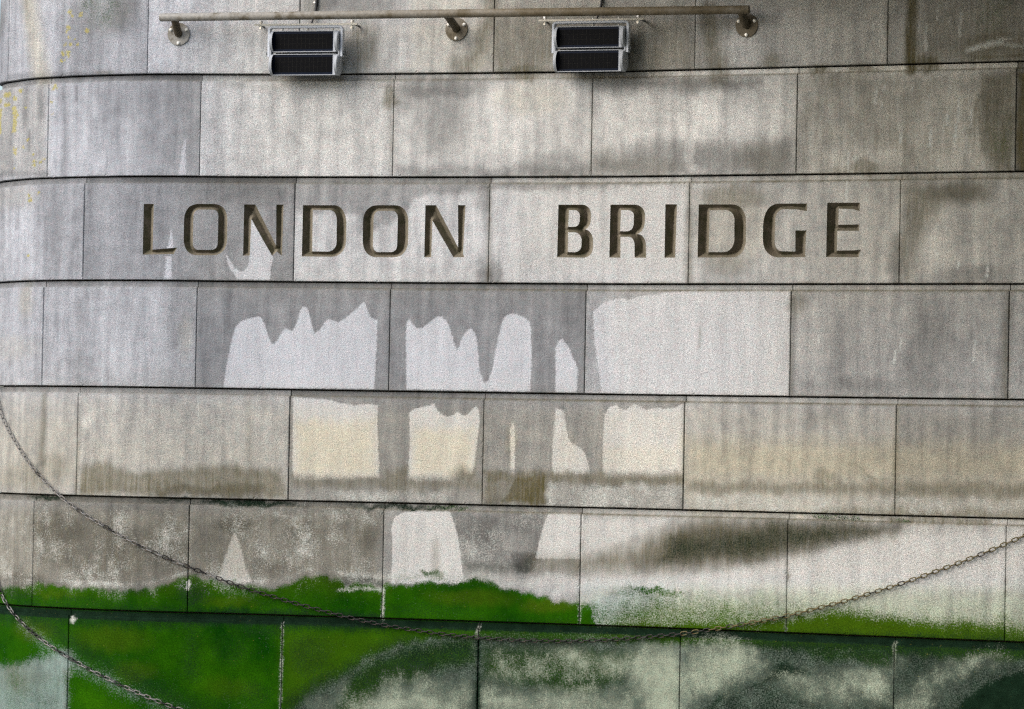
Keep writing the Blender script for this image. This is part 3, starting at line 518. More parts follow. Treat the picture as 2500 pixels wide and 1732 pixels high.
# ------------------------------------------------------------------ the pier: courses of granite blocks
ZL = [2.70, 2.12, 1.5286, 0.9258, 0.3071, -0.329, -0.9862, -1.66, -2.36]      # bed joints above / below the eye
ZL = [3.29]+ZL
JX = [None,
      (361, 731, 1206, 1697), (117, 489, 960, 1445, 1945, 2480), (204, 718, 1194, 1682, 2197), (104, 479, 951, 1429, 1930, 2462),
      (188, 706, 1180, 1670, 2187), (80, 460, 935, 1417, 1922, 2456), (166, 688, 1167, 1660, 2183), None]
JY = [None, 90, 310, 570, 830, 1090, 1360, 1620, None]
pier = empty('bridge_pier', (0, 0, 0))
tag(pier, 'weathered granite bridge pier with round end, carved name and green tide line', 'bridge pier')

# letters, traced on the face
def path(pts, f):
    out = []; cur = None
    for p in pts:
        if len(p) == 2: out.append(f(*p)); cur = p
        else:
            x1, y1, x2, y2 = p
            k = 0.35                                        # squarish corner: control point pulled beyond a circle's
            for i in range(1, 9):
                t = i/8; a = (1-t)**3; b = 3*(1-t)**2*t; c = 3*(1-t)*t*t; d = t**3
                c1 = (cur[0]+(x1-cur[0])*0.62, cur[1]+(y1-cur[1])*0.62); c2 = (x2+(x1-x2)*0.62, y2+(y1-y2)*0.62)
                out.append(f(a*cur[0]+b*c1[0]+c*c2[0]+d*x2, a*cur[1]+b*c1[1]+c*c2[1]+d*y2))
            cur = (x2, y2)
    return out
def rr(x0, y0, x1, y1, rx, ry, sh=0.0):
    s_ = lambda x, y: (x-sh*(y-y0)/(y1-y0), y)
    q4 = [(*s_(x0+rx, y0),), (*s_(x1-rx, y0),), (*s_(x1, y0), *s_(x1, y0+ry)), (*s_(x1, y1-ry),), (*s_(x1, y1), *s_(x1-rx, y1)), (*s_(x0+rx, y1),), (*s_(x0, y1), *s_(x0, y1-ry)), (*s_(x0, y0+ry),), (*s_(x0, y0), *s_(x0+rx, y0))]
    return q4[:-1]+[q4[-1]]
Z1 = lambda x, y: (330+x/5.76, 480+y/5.76)
Z2 = lambda x, y: (720+x/5.236, 480+y/5.236)
Z3 = lambda x, y: (1340+x/6.4, 480+y/6.4)
Z4 = lambda x, y: (1680+x/5.236, 480+y/5.236)
LETTERS = [
    ('L', 3, Z1, [[(122, 105), (262, 105), (246, 748), (590, 720), (540, 812), (105, 820)]]),
    ('O', 3, Z1, [rr(690, 106, 1300, 828, 195, 230, 12), rr(822, 185, 1172, 752, 85, 100, 14)]),
    ('N', 3, Z1, [[(1533, 112), (1690, 113), (1982, 690), (1985, 115), (2088, 115), (2064, 835), (1992, 775), (1925, 835), (1634, 320), (1612, 832), (1517, 832)]]),
    ('D', 4, Z2, [[(103, 112), (500, 112), (650, 115, 658, 340), (655, 560), (640, 770, 470, 772), (88, 768)], [(228, 172), (450, 175), (530, 180, 535, 300), (532, 590), (522, 706, 410, 706), (222, 702)]]),
    ('O', 4, Z2, [rr(872, 112, 1452, 778, 185, 215, 8), rr(1008, 185, 1318, 712, 80, 95, 14)]),
    ('N', 4, Z2, [[(1668, 112), (1805, 112), (2086, 650), (2085, 112), (2180, 112), (2148, 735), (2165, 778), (2025, 778), (1758, 310), (1742, 778), (1653, 778)]]),
    ('B', 5, Z3, [[(150, 130), (520, 130), (655, 135, 660, 285), (655, 390), (640, 490, 572, 515), (690, 550, 692, 690), (690, 800), (680, 955, 540, 958), (130, 952)],
                  [(315, 215), (400, 215), (478, 218, 484, 300), (480, 390), (470, 475, 390, 475), (302, 475)], [(302, 560), (390, 560), (508, 565, 514, 690), (510, 770), (500, 870, 400, 872), (298, 870)]]),
    ('R', 5, Z3, [[(963, 128), (1340, 128), (1495, 135, 1505, 290), (1500, 420), (1480, 560, 1385, 586), (1510, 600, 1517, 760), (1520, 958), (1340, 958), (1340, 760), (1335, 635, 1250, 632), (1120, 632), (1120, 958), (945, 955)],
                  [(1128, 215), (1240, 215), (1325, 220, 1330, 300), (1326, 430), (1315, 545, 1215, 545), (1115, 545)]]),
    ('I', 5, Z3, [[(1822, 122), (2003, 125), (1975, 958), (1808, 958)]]),
    ('D', 6, Z4, [[(135, 102), (560, 102), (730, 105, 740, 310), (738, 570), (720, 778, 560, 780), (120, 782)], [(275, 178), (470, 172), (580, 175, 592, 290), (590, 560), (575, 710, 450, 712), (262, 712)]]),
    ('G', 6, Z4, [[(1522, 90), (1520, 190), (1400, 168), (1235, 162), (1122, 165, 1115, 290), (1105, 570), (1105, 690, 1190, 700), (1370, 705), (1370, 435), (1512, 435), (1495, 735), (1502, 776), (1150, 780), (962, 770, 955, 560), (957, 380), (965, 100, 1150, 92)]]),
    ('E', 6, Z4, [[(1778, 80), (2197, 80), (2192, 188), (2100, 162), (1925, 158), (1920, 362), (2187, 358), (2185, 440), (1905, 440), (1902, 692), (2100, 690), (2206, 682), (2178, 778), (1763, 775)]]),
]
def resample(V, h):
    out = []
    for i in range(len(V)):
        a, b = np.array(V[i]), np.array(V[(i+1) % len(V)]); n = max(1, int(round(np.linalg.norm(b-a)/h)))
        out += [tuple(a+(b-a)*k/n) for k in range(n)]
    return out
letters = []
for ch, col_, f, loops in LETTERS:
    ll = []
    for lp in loops:
        a = np.array(path(lp, f)); s_, z_ = survey(a[:, 0], a[:, 1])
        ll.append(resample(list(zip(s_, z_)), 0.006))
    letters.append((ch, ll))
def letter_sd(ps, pz, loops):
    d = np.full(ps.shape, 1e9); ins = np.zeros(ps.shape, bool)
    for lp in loops:
        sd_ = sdf_poly(ps, pz, lp); d = np.minimum(d, abs(sd_)); ins ^= sd_ > 0
    return np.where(ins, d, -d)

LEDGE, GAP, REC, BACK = 0.041, 0.0088, 0.022, 0.085
stones = []
def tone_factor(t):
    t = np.clip(t, -1.5, 1.1); return np.exp(np.where(t > 0, 0.45*t, 1.1*t))
def stone_tone(a, b, z0, z1):
    for x, y, _, t in STONE_TONE:
        s_, z_ = survey(x, y)
        if a < s_ < b and z0 < z_ < z1: return t
    return 0.0
def grid_stone(s0, s1, z0, z1, h, letter_ids=()):
    g = 0.0021
    zt = z1-LEDGE
    nz_ = max(3, int(round((zt-z0-0.008)/h))); nb = max(2, int(round((LEDGE-GAP)/0.012)))
    rows = [(z0, -BACK), (z0, -0.004), (z0+0.003, 0.0)]
    rows += [(z0+0.003+(zt-0.006-z0)*k/nz_, 0.0) for k in range(1, nz_+1)]
    rows += [(zt, -0.004), (zt, -REC)]
    rows += [(zt+(LEDGE-GAP)*k/nb, -REC) for k in range(1, nb+1)]
    rows += [(z1-GAP, -BACK)]
    nx_ = max(3, int(round((s1-s0-2*g-0.006)/h)))
    a, b = s0+rng.uniform(.0012, .0032), s1-rng.uniform(.0012, .0032)
    cols = [(a, -BACK), (a, -0.0035), (a+0.003, 0.0)]+[(a+0.003+(b-a-0.006)*k/nx_, 0.0) for k in range(1, nx_+1)]+[(b, -0.0035), (b, -BACK)]
    ss = np.array([c[0] for c in cols])[None, :].repeat(len(rows), 0); so = np.array([c[1] for c in cols])[None, :]
    zz = np.array([r[0] for r in rows])[:, None].repeat(len(cols), 1); zo = np.array([r[1] for r in rows])[:, None]
    off = np.minimum(so, zo)
    # worn arrises: the edge rows sit back by an uneven few millimetres
    nr, nc = off.shape
    wear = np.abs(np.convolve(rng.normal(size=nc+8), np.ones(9)/9, 'valid'))*0.004
    chip = (rng.random(nc) > 0.97)*rng.random(nc)*0.009
    off[2, 2:-2] -= (wear+chip)[2:-2]*0.5; off[2+nz_, 2:-2] -= (wear[::-1]+chip[::-1])[2:-2]*0.45
    wv = np.abs(np.convolve(rng.normal(size=nr+8), np.ones(9)/9, 'valid'))*0.003+(rng.random(nr) > 0.97)*rng.random(nr)*0.008
    off[3:2+nz_, 2] -= wv[3:2+nz_]*0.5; off[3:2+nz_, -3] -= wv[::-1][3:2+nz_]*0.5
    front = rng.uniform(-0.0015, 0.0015)
    off = np.where(off > -BACK+0.001, off+front, off)
    zz[2+nz_+1] += np.convolve(rng.normal(size=nc+8), np.ones(9)/9, 'valid')*0.0012
    idx = np.arange(nr*nc).reshape(nr, nc)
    quads = np.stack([idx[:-1, :-1], idx[:-1, 1:], idx[1:, 1:], idx[1:, :-1]], -1)
    keep = np.ones(quads.shape[:2], bool)
    S_, Z_, F_ = ss.ravel(), zz.ravel(), off.ravel()
    extraS, extraZ, extraF, tris = [], [], [], []
    made = []
    for li in letter_ids:
        ch, loops = letters[li]
        allp = np.array([p for lp in loops for p in lp]); lo, hi = allp.min(0)-0.012, allp.max(0)+0.012
        c0 = max(3, np.searchsorted(ss[5], lo[0])-1); c1 = min(nc-4, np.searchsorted(ss[5], hi[0])+1)
        r0 = max(4, np.searchsorted(zz[:, 5], lo[1])-1); r1 = min(nz_, np.searchsorted(zz[:, 5], hi[1])+1)
        keep[r0:r1, c0:c1] = False
        blk = idx[r0:r1+1, c0:c1+1]
        sd_ = letter_sd(S_[blk.ravel()], Z_[blk.ravel()], loops).reshape(blk.shape)
        per = list(blk[0, :])+list(blk[1:, -1])+list(blk[-1, -2::-1])+list(blk[-2:0:-1, 0])
        inner = [blk[i, j] for i in range(1, blk.shape[0]-1) for j in range(1, blk.shape[1]-1) if sd_[i, j] < -0.003]
        ids = [int(v) for v in per+inner]
        co = [Vector((S_[v], Z_[v])) for v in ids]; ed = [(i, (i+1) % len(per)) for i in range(len(per))]
        for lp in loops:
            b0 = len(co); n = len(lp)
            co += [Vector(p) for p in lp]; ed += [(b0+i, b0+(i+1) % n) for i in range(n)]
            for p in lp:
                ids.append(nr*nc+len(extraS)); extraS.append(p[0]); extraZ.append(p[1]); extraF.append(front)
        vv, _, ff, ov, _, _ = delaunay_2d_cdt(co, ed, [], 0, 1e-6, True)
        gid = []
        for i, p in enumerate(vv):
            if ov[i]: gid.append(ids[ov[i][0]])
            else: gid.append(nr*nc+len(extraS)); extraS.append(p.x); extraZ.append(p.y); extraF.append(front)
        cen = np.array([[(vv[f[0]].x+vv[f[1]].x+vv[f[2]].x)/3, (vv[f[0]].y+vv[f[1]].y+vv[f[2]].y)/3] for f in ff])
        outm = letter_sd(cen[:, 0], cen[:, 1], loops) < 0
        tris += [tuple(gid[i] for i in f) for f, k in zip(ff, outm) if k]
        made.append((li, front))
    S_ = np.concatenate([S_, extraS]); Z_ = np.concatenate([Z_, extraZ]); F_ = np.concatenate([F_, extraF])
    faces = quads[keep].reshape(-1, 4)
    return S_, Z_, F_, faces, tris, made

def letter_mesh(li, front):
    ch, loops = letters[li]
    allp = np.array([p for lp in loops for p in lp]); lo, hi = allp.min(0), allp.max(0)
    h = 0.0034
    gs, gz = np.meshgrid(np.arange(lo[0], hi[0], h), np.arange(lo[1], hi[1], h)); gs, gz = gs.ravel(), gz.ravel()
    sd_ = letter_sd(gs, gz, loops); k = sd_ > 0.0022
    co = []; ed = []
    for lp in loops:
        b0 = len(co); n = len(lp); co += [Vector(p) for p in lp]; ed += [(b0+i, b0+(i+1) % n) for i in range(n)]
    co += [Vector((a, b)) for a, b in zip(gs[k], gz[k])]
    vv, _, ff, ov, _, _ = delaunay_2d_cdt(co, ed, [], 0, 1e-6, True)
    V = np.array([(p.x, p.y) for p in vv]); F = np.array([f for f in ff if len(f) == 3])
    cen = V[F].mean(1); F = F[letter_sd(cen[:, 0], cen[:, 1], loops) > 0]
    d = np.maximum(letter_sd(V[:, 0], V[:, 1], loops), 0)
    depth = np.minimum(1.35*d, 0.046)
    P = wall_xyz(V[:, 0], V[:, 1]+0, front-depth)
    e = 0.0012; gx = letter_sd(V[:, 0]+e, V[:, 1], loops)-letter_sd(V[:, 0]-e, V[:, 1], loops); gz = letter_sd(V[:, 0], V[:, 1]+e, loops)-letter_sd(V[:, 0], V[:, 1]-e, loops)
    lit_side = np.clip((-gx*0.95+gz*0.45)/(2*e), 0, 1)             # facets facing left and up are coloured paler, as if lit from there
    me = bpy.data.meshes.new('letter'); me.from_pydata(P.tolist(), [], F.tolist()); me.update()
    at = me.attributes.new('lit_side', 'FLOAT', 'POINT'); at.data.foreach_set('value', lit_side.astype(np.float32))
    return me

todo = []
S_HI, S_LO, Z_LO = float(survey(2540, 900)[0]), float(survey(2, 900)[0]), EYE+ZL[8]+0.04
for ci in range(len(ZL)-1):
    z1, z0 = EYE+ZL[ci], EYE+ZL[ci+1]
    if 1 <= ci <= 8 and ci-1 < len(JX) and JX[ci] is not None:
        js = [float(survey(x, JY[ci])[0]) for x in JX[ci]]
    else:
        js = [float(survey(x, 300)[0]) for x in ((360, 840, 1330, 1830, 2330) if ci == 0 else (60, 420, 930, 1420, 1930, 2450))]
    while js[0]-1.12 > SMIN+0.5: js.insert(0, js[0]-1.12)
    while js[-1]+1.12 < SMAX: js.append(js[-1]+1.12)
    js = [SMIN]+js+[SMAX]
    if js[1]-js[0] < 0.3: js.pop(1)
    for a, b in zip(js[:-1], js[1:]):
        vis = b > -0.25 and a < 7.5 and 1 <= ci <= 7
        todo.append((ci, a, b, z0, z1, 0.0105 if vis else 0.05, vis))
for ci, a, b, z0, z1, h, vis in todo:
    ids = []
    if ci == 3:
        for li, (ch, loops) in enumerate(letters):
            c = np.mean([p[0] for p in loops[0]])
            if a < c < b: ids.append(li)
    S_, Z_, F_, quads, tris, made = grid_stone(a, b, z0, z1, h, ids)
    P = wall_xyz(S_, Z_, F_)
    me = bpy.data.meshes.new('stone')
    me.from_pydata(P.tolist(), [], quads.tolist()+[list(t) for t in tris]); me.update()
    uvl = me.uv_layers.new(name='wall'); li_ = np.empty(len(me.loops), np.int32); me.loops.foreach_get('vertex_index', li_)
    uvl.data.foreach_set('uv', np.stack([S_[li_], Z_[li_]], 1).astype(np.float32).ravel())
    # blocks beyond the stretch that was surveyed are weathered like blocks of the same course within it
    sf = S_-2.24*(1+int((a-S_HI)/2.24)) if a > S_HI else (S_+1.12*(1+int((S_LO-b)/1.12)) if b < S_LO+0.1 else np.where(S_ > S_HI, 2*S_HI-S_, np.where(S_ < S_LO, 2*S_LO-S_, S_)))
    zf = Z_
    if ci == 8: zf = Z_+0.69; sf = np.where(sf > 1.6, sf-1.12, sf+0.9)
    if ci == 0: zf = Z_-0.59
    W_ = weather(sf, zf)
    lb = smooth((Z_-(z1-LEDGE-0.002))/0.006); W_['tone'] += lb*np.interp(S_, [0, 2.2, 4.0], [-.34, -.12, .25]); foot = np.exp(-((Z_-(z1-LEDGE))/0.004)**2); W_['olive'] = np.maximum(W_['olive'], foot*np.interp(S_, [0, 2, 4], [.15, .4, .7])); W_['clean'] *= 1-lb*0.9; W_['olive'] = np.maximum(W_['olive'], lb*0.12)
    dj = np.minimum(np.minimum(S_-a, b-S_)/0.011, np.minimum(Z_-z0, 9)/0.010); jw = np.interp(S_, [0.0, 2.0, 3.0, 5.0], [.04, .10, .24, .36])*(0.6+0.9*fbm(S_, Z_, (.2, .07), 9))
    W_['olive'] = np.maximum(W_['olive'], np.clip(jw*np.exp(-np.maximum(dj, 0)), 0, 1))
    W_['tone'] = tone_factor(W_['tone'])*tone_factor(np.array(stone_tone(a, b, z0, z1) if vis else random.uniform(-.3, .3)))
    for k in LAYERS:
        at = me.attributes.new(k, 'FLOAT', 'POINT'); at.data.foreach_set('value', W_[k].astype(np.float32))
    st = link('stone', me, M['granite'], pier)
    for li, fr in made:
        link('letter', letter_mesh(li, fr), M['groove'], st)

# bedding mortar: the dark body behind the open joints
ssm = np.arange(SMIN+0.02, SMAX-0.02, 0.04)
mb = MB(); rows = []
for s_ in ssm:
    b = wall_xyz([s_], 0, [-0.07])[0]
    rows.append(b)
zlo, zhi = EYE+ZL[-1], EYE+ZL[0]-0.02
backx = [(rows[-1][0]+0.3, rows[-1][1]+4.0), (rows[0][0], rows[-1][1]+4.0)]
ring = [(p[0], p[1]) for p in rows]+backx
mb.loft([[(x, y, zlo) for x, y in ring], [(x, y, zhi) for x, y in ring]], True)
mb.build('mortar', M['mortar'], pier)

# ------------------------------------------------------------------ water below, bridge deck above
def water_mat():
    m, nt, b = new_mat('river water'); g = G(nt)
    tc = g.n('ShaderNodeTexCoord').outputs['Object']
    b.inputs['Base Color'].default_value = (0.035, 0.04, 0.028, 1); b.inputs['Roughness'].default_value = 0.12
    bp = g.n('ShaderNodeBump'); bp.inputs['Strength'].default_value = 0.4; bp.inputs['Distance'].default_value = 0.05
    nt.links.new(g.noise(tc, 1.6, 4.0), bp.inputs['Height']); nt.links.new(bp.outputs[0], b.inputs['Normal'])
    return m
w = MB(); w.add([(-1500, -1500, 0), (1500, -1500, 0), (1500, 1500, 0), (-1500, 1500, 0)], [(0, 1, 2, 3)])
tag(w.build('water', water_mat()), kind='structure')
dk = MB(); dk.box((-0.5, 9.0, EYE+3.31), (22.0, 30.0, EYE+4.6))
tag(dk.build('bridge_deck', M['concrete']), kind='structure')

# ------------------------------------------------------------------ handrail on three brackets
def frame(s, z):
    nx, ny = float(np.interp(s, S, NX)), float(np.interp(s, S, NY))
    T = Vector((-ny, nx, 0)); N = Vector((nx, ny, 0)); o = Vector(wall_xyz([s], z, [0.0])[0])
    return o, T, N
fl = [survey(437, 84), survey(1115, 72), survey(1824, 63)]
o0, _, _ = frame(*[float(v) for v in fl[1]])
rail = empty('handrail', o0)
tag(rail, 'round metal handrail on three bracket plates across the top of the pier', 'handrail')
def rel(p): return Vector(p)-o0
NR = 0.105
e0 = Vector(wall_xyz([survey(391, 43, NR)[0]], survey(391, 43, NR)[1], [NR])[0]); e1 = Vector(wall_xyz([survey(1830, 24, NR)[0]], survey(1830, 24, NR)[1], [NR])[0])
dirr = (e1-e0).normalized()
mb = MB(); rr_ = 0.0238
mb.tube([rel(e0), rel(e0+dirr*0.004), rel(e0+(e1-e0)*0.25), rel(e0+(e1-e0)*0.5), rel(e0+(e1-e0)*0.75), rel(e1-dirr*0.003), rel(e1)], [rr_-0.004, rr_, rr_, rr_, rr_, rr_, rr_-0.003], 24)
mb.build('rail', M['steel'], rail, True, 40)
for fs, fz in fl:
    o, T, N = frame(float(fs), float(fz)); U = Vector((0, 0, 1))
    def ring(r, n, k=28): return [rel(o+N*n+(T*math.cos(2*math.pi*i/k)+U*math.sin(2*math.pi*i/k))*r) for i in range(k)]
    mb = MB(); mb.loft([ring(0.066, 0.0), ring(0.066, 0.007), ring(0.0645, 0.009)]); fo = mb.build('flange', M['steel'], rail, True, 30)
    t = (o+N*NR-e0).dot(dirr); t = min(max(t, 0.03), (e1-e0).length-0.03)
    top = e0+dirr*t
    mb = MB(); mb.tube([rel(o+N*0.008), rel(o+N*0.03+U*0.012), rel(top)], [0.0225, 0.0225, 0.0225], 20); mb.build('arm', M['arm'], rail, True, 40)
    for a in (-90, 28, 152):
        c = o+(T*math.cos(math.radians(a))+U*math.sin(math.radians(a)))*0.0525
        mb = MB(); mb.tube([rel(c+N*0.009), rel(c+N*0.013), rel(c+N*0.0135), rel(c+N*0.021)], [0.0095, 0.0095, 0.0068, 0.006], 8); mb.build('bolt', M['bolt'], fo)

# ------------------------------------------------------------------ twin floodlights
def floodlight(px, py, x0, x1, z_off, label, cabx, caby):
    s, z = [float(v) for v in survey(px, py, 0.10)]
    o, T, N = frame(s, z)
    root = empty('floodlight', o, (0, 0, math.atan2(T.y, T.x)))
    tag(root, label, 'floodlight', 'twin floodlights under the handrail')
    # local axes: x along the wall, -y out from it, z up; z = 0 is the gap between the two heads
    yb = -0.105
    hw, R = 0.192, 0.0618
    b = MB(); b.box((-0.306, -0.122, 0.159), (0.306, -0.104, 0.169)); b.build('mounting_bar', M['brass'], root)
    for x in (-0.285, 0.285):
        b = MB(); b.tube([(x, 0.0, 0.164), (x, -0.086, 0.164)], 0.006, 8); b.build('stud', M['darkalu'], root)
    for x in (-0.272, 0.272):
        b = MB(); b.tube([(x, -0.10, 0.140), (x, -0.10, 0.152), (x, -0.10, 0.1525), (x, -0.10, 0.176), (x, -0.10, 0.1765), (x, -0.10, 0.189)], [.0115, .012, .007, .007, .012, .0115], 6); b.build('nut', M['bolt'], root)
    for x in (-0.15, 0.0, 0.15):
        b = MB(); b.tube([(x, -0.07, 0.135), (x, -0.07, 0.179)], 0.006, 8); b.build('bolt', M['bolt'], root)
    # yoke: a bent flat strap
    yw = 0.223; zt = 0.157; zb = -0.02; th_ = 0.012; rc = 0.024
    prof = [(-yw, zb), (-yw, zt-rc)]+[(-yw+rc-rc*math.cos(a), zt-rc+rc*math.sin(a)) for a in np.linspace(0, math.pi/2, 7)[1:]]+[(yw-rc+rc*math.sin(a), zt-rc+rc*math.cos(a)) for a in np.linspace(0, math.pi/2, 7)]+[(yw, zb)]
    rows = []
    for i, (x, z_) in enumerate(prof):
        a = np.array(prof[max(i-1, 0)]); c = np.array(prof[min(i+1, len(prof)-1)]); t = (c-a)/np.linalg.norm(c-a); nn = np.array([t[1], -t[0]])
        xi, zi = x+nn[0]*th_, z_+nn[1]*th_
        rows.append([(x, yb-0.020, z_), (x, yb+0.020, z_), (xi, yb+0.020, zi), (xi, yb-0.020, zi)])
    b = MB(); b.loft(rows); b.build('yoke', M['yoke'], root)
    for sx in (-1, 1):
        b = MB(); b.tube([(sx*(yw-0.014), yb, 0.0), (sx*(yw+0.010), yb, 0.0)], 0.012, 10); b.build('pivot', M['darkalu'], root)
        b = MB(); b.box((sx*0.204-0.004, yb-0.024, -0.05), (sx*0.204+0.004, yb+0.024, 0.05)); b.build('side_plate', M['alu'], root)
    b = MB(); b.box((-0.185, yb+0.02, -0.006), (0.185, yb+0.035, 0.006)); b.build('tie_bar', M['darkalu'], root)
    # two heads: round-ended housings with a flat dark lens
    for zc in (0.0665, -0.0665):
        def ring(x, r, y0=None, k=32):
            out = []
            for i in range(k):
                a = 2*math.pi*i/k; y = -math.cos(a)*r; z_ = math.sin(a)*r
                if y0 is not None: y = max(y, y0)
                out.append((x, yb+y, zc+z_))
            return out
        bd = MB(); bd.loft([ring(-hw, R*0.93, -0.012), ring(hw, R*0.93, -0.012)]); hd = bd.build('lamp_head', M['alu'], root, True, 25)
        for sx, mt in ((-1, 'alu'), (1, 'alu')):
            e = MB(); e.loft([ring(sx*(hw-0.006), R), ring(sx*(hw+0.008), R), ring(sx*(hw+0.012), R*0.93)] if sx > 0 else [ring(-hw-0.012, R*0.93), ring(-hw-0.008, R), ring(-hw+0.006, R)]); e.build('end_cap', M[mt], hd, True, 25)
        ld = MB(); ld.loft([ring(-hw+0.0061, R*0.94), ring(-hw+0.0066, R*0.94)]); ld.build('lens_margin', M['lens_edge'], hd)
        fz = 0.0572
        lip = MB()
        lip.box((-hw+0.0065, yb-0.022, zc+fz), (hw-0.0065, yb-0.004, zc+fz+0.0036)); lip.box((-hw+0.0065, yb-0.026, zc-fz-0.0036), (hw-0.0065, yb-0.004, zc-fz)); lip.box((hw-0.024, yb-0.020, zc-fz+0.0005), (hw-0.0068, yb-0.004, zc+fz-0.0005))
        lip.build('bezel', M['alu'], hd)
        lm = MB(); lm.box((-hw+0.0068, yb-0.0165, zc-fz+0.0005), (hw-0.0245, yb-0.006, zc+fz-0.0005)); lm.build('lens_margin', M['lens_edge'], hd)
        gl = MB(); gl.box((-hw+0.012, yb-0.018, zc-fz+0.014), (hw-0.03, yb-0.010, zc+fz-0.013)); gl.build('lens', M['glass'], hd)
        gd = MB()
        x_a, x_b, z_a, z_b = -hw+0.020, hw-0.062, zc-fz+0.0145, zc+fz-0.0135
        for i in range(13):
            x = x_a+(x_b-x_a)*i/12; gd.box((x-0.0007, yb-0.0190, z_a), (x+0.0007, yb-0.0185, z_b))
        for i in (1, 2):
            z_ = z_a+(z_b-z_a)*i/3; gd.box((x_a, yb-0.0196, z_-0.0005), (x_b, yb-0.0191, z_+0.0005))
        gd.build('lens_grid', M['grid'], hd)
        fin = MB()
        for i in range(9):
            x = -hw+0.03+i*(2*hw-0.06)/8; fin.box((x-0.002, yb+R*0.6, zc-0.04), (x+0.002, yb+R*1.25, zc+0.04))
        fin.build('cooling_fins', M['darkalu'], hd)
    # supply cable, clipped to the stone above
    cs, cz = [float(v) for v in survey(cabx, caby)]
    lx = cs-s
    c = MB(); c.tube([(lx, -0.008, cz-z+0.45), (lx, -0.008, cz-z+0.06), (lx-0.004, -0.012, cz-z), (lx-0.018, -0.03, 0.19), (lx-0.03, -0.06, 0.15), (lx-0.05, yb+0.02, 0.09)], [.0085, .0085, .0075, .005, .005, .005], 8); c.build('cable', M['rubber'], root, True)
    c = MB(); c.tube([(lx-0.014, 0.0, cz-z+0.045), (lx-0.014, -0.012, cz-z+0.045)], 0.006, 8); c.build('clip', M['bolt'], root)
    return root
floodlight(747, 131, 0, 0, 0, 'grey twin floodlight with pale yoke, nearer the round end of the pier', 774, 26)
floodlight(1443, 121, 0, 0, 0, 'grey twin floodlight in deeper shade, between middle and far handrail brackets', 1471, 14)

# ------------------------------------------------------------------ mooring chains
def link_mesh(mat):
    Lp, wd, r = 0.034, 0.0185, 0.0031
    n1 = 6; pts = []
    hl = Lp/2+r-wd/2
    for k in range(n1): a = -math.pi/2+math.pi*k/(n1-1); pts.append((hl+math.cos(a)*wd/2, math.sin(a)*wd/2))
    for k in range(n1): a = math.pi/2+math.pi*k/(n1-1); pts.append((-hl+math.cos(a)*wd/2, math.sin(a)*wd/2))
    m_ = MB(); N_ = len(pts); rows = []
    for i, (x, y) in enumerate(pts):
        a = np.array(pts[i-1]); c = np.array(pts[(i+1) % N_]); t = (c-a)/np.linalg.norm(c-a); nn = np.array([t[1], -t[0]])
        rows.append([(x+nn[0]*r*math.cos(q_), y+nn[1]*r*math.cos(q_), r*math.sin(q_)) for q_ in [2*math.pi*j/6 for j in range(6)]])
    rows.append(rows[0]); m_.loft(rows, False)
    me = bpy.data.meshes.new('link'); me.from_pydata(m_.v, [], m_.f); me.update(); me.materials.append(mat)
    me.polygons.foreach_set('use_smooth', [True]*len(me.polygons))
    return me
LM = {k: link_mesh(M[k]) for k in ('zinc', 'iron', 'rust')}
def chain(pts, pre, post, n, label, pick):
    a = np.array(pts, float); s_, z_ = survey(a[:, 0], a[:, 1], n)
    s_ = np.concatenate([[s_[0]+p_[0] for p_ in pre], s_, [s_[-1]+p_[0] for p_ in post]]); z_ = np.concatenate([[z_[0]+p_[1] for p_ in pre], z_, [z_[-1]+p_[1] for p_ in post]])
    # smooth interpolation by arc length
    t = np.concatenate([[0], np.cumsum(np.hypot(np.diff(s_), np.diff(z_)))]); tt = np.arange(0, t[-1], 0.004)
    k = np.exp(-0.5*(np.arange(-40, 41)/16.0)**2); k /= k.sum()
    def smo(v):
        e = np.interp(tt, t, v); e = np.concatenate([2*e[0]-e[40:0:-1], e, 2*e[-1]-e[-2:-42:-1]]); return np.convolve(e, k, 'valid')
    s2, z2 = smo(s_), smo(z_)
    W_ = wall_xyz(s2, z2, np.full(s2.shape, n)); W_[:, 2] = z2
    arc = np.concatenate([[0], np.cumsum(np.linalg.norm(np.diff(W_, axis=0), axis=1))])
    pitch = 0.034; cnt = int(arc[-1]/pitch)
    root = empty('chain', W_[len(W_)//2]); tag(root, label, 'chain', 'mooring chains hanging on the pier')
    for i in range(cnt):
        c = np.array([np.interp((i+0.5)*pitch, arc, W_[:, j]) for j in range(3)]); d = np.array([np.interp((i+1)*pitch, arc, W_[:, j])-np.interp(i*pitch, arc, W_[:, j]) for j in range(3)])
        si = np.interp((i+0.5)*pitch, arc, s2)
        X_ = Vector(d).normalized(); N_ = Vector((float(np.interp(si, S, NX)), float(np.interp(si, S, NY)), 0)); Y_ = N_.cross(X_).normalized(); Zv = X_.cross(Y_)
        roll = (math.radians(6) if i % 2 else math.radians(96))+random.uniform(-.14, .14)
        Y2 = Y_*math.cos(roll)+Zv*math.sin(roll); Z2_ = X_.cross(Y2)
        me = LM[pick(i/cnt)]
        o = bpy.data.objects.new('link', me); C.objects.link(o); o.parent = root
        o.matrix_local = Matrix.Translation(Vector(c)-root.location) @ Matrix((X_, Y2, Z2_)).transposed().to_4x4()
    for j, sg in ((0, 1), (-1, 1)):
        b = Vector(W_[j]); sj = s2[j]; N_ = Vector((float(np.interp(sj, S, NX)), float(np.interp(sj, S, NY)), 0))
        e = MB(); e.tube([b-N_*(n+0.0)-root.location, b+N_*0.012-root.location], 0.011, 10); e.build('eye_bolt', M['iron'], root)
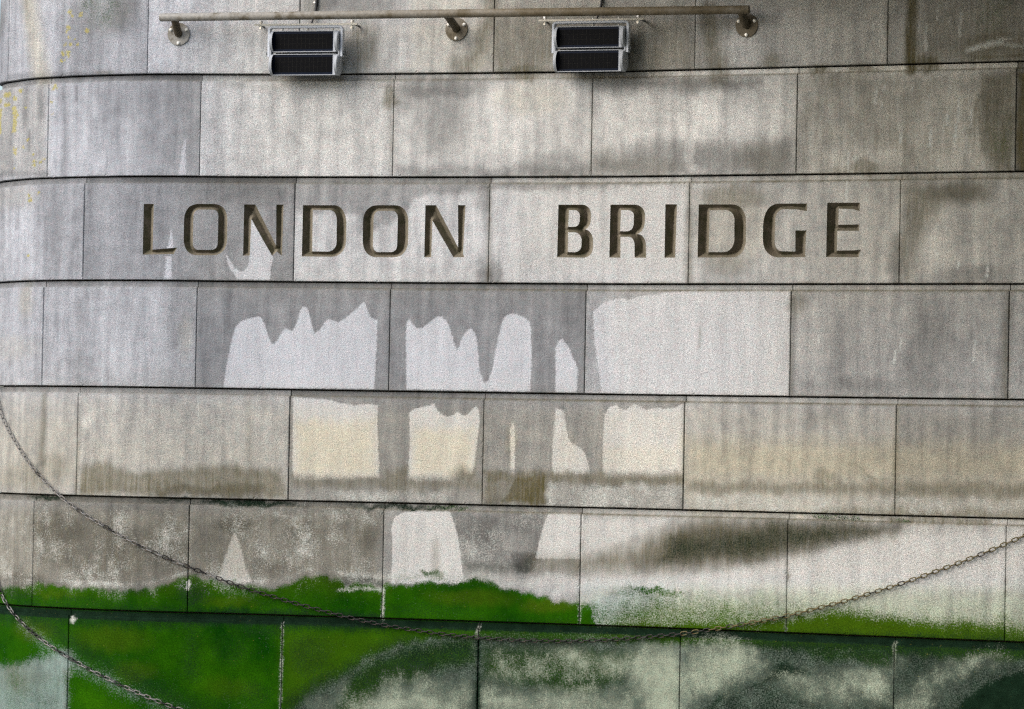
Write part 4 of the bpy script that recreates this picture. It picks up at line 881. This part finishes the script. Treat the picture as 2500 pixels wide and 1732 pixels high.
MAIN = [(0, 1010), (22, 1054), (50, 1099), (77, 1141), (127, 1194), (165, 1228), (214, 1261), (317, 1321), (387, 1355), (461, 1385), (590, 1434), (719, 1473), (850, 1508), (948, 1529), (1095, 1551), (1243, 1563), (1372, 1566), (1482, 1563), (1650, 1550), (1779, 1531), (1919, 1505), (2056, 1470), (2196, 1427), (2270, 1401), (2388, 1357), (2500, 1309)]
def pick_main(f):  # link colours carry the rust and, in part, the light fading along the chain
    r = random.random()
    if f < 0.20: return 'zinc' if r > 0.04 else 'iron'
    if f < 0.36: return 'zinc' if r > (f-0.2)/0.16*0.9 else 'iron'
    if f < 0.66: return 'iron'
    if f < 0.74: return 'rust' if r < (f-0.66)/0.08 else 'iron'
    return 'rust' if r > 0.06 else 'iron'
chain(MAIN, [(-0.42, 0.95), (-0.24, 0.52), (-0.1, 0.21)], [(0.22, 0.11), (0.45, 0.24)], 0.018, 'long sagging chain slung across the whole pier, pale links turning rusty', pick_main)
LOW = [(0, 1450), (22, 1484), (55, 1523), (92, 1556), (147, 1594), (221, 1636), (295, 1673), (369, 1706), (439, 1733), (520, 1760)]
chain(LOW, [(-0.3, 0.62), (-0.16, 0.32), (-0.07, 0.13)], [(0.4, -0.09), (0.8, -0.12), (1.2, -0.08), (1.8, 0.1)], 0.018, 'lower grey chain curving over the green algae by the round end', lambda f: 'zinc' if random.random() > 0.3 else 'iron')

# ------------------------------------------------------------------ moss in the open joint
mm = MB()
def moss(xa, ya, xb, yb_, n):
    for i in range(n):
        t = random.random(); s_, z_ = survey(xa+(xb-xa)*t, ya+(yb_-ya)*t+random.uniform(-4, 5)); s_, z_ = float(s_), float(z_)
        o, T, N = frame(s_, z_); c = o-N*(0.03-abs(random.gauss(0, 0.010)))
        r = random.uniform(0.0025, 0.006); a = Vector((random.gauss(0, 1), random.gauss(0, 1), random.gauss(0, 1))).normalized()
        u = a.orthogonal().normalized(); v = a.cross(u)
        mm.add([c-u*r, c+v*r*.6, c+u*r, c-v*r*.6], [(0, 1, 2, 3)])
moss(1978, 1260, 2095, 1266, 420); moss(2186, 1270, 2222, 1274, 130); moss(1040, 1238, 1140, 1242, 120)
mo = mm.build('moss', M['moss']); tag(mo, 'small green moss tufts growing in the bed joint above the sagging chain', 'moss', kind='stuff')
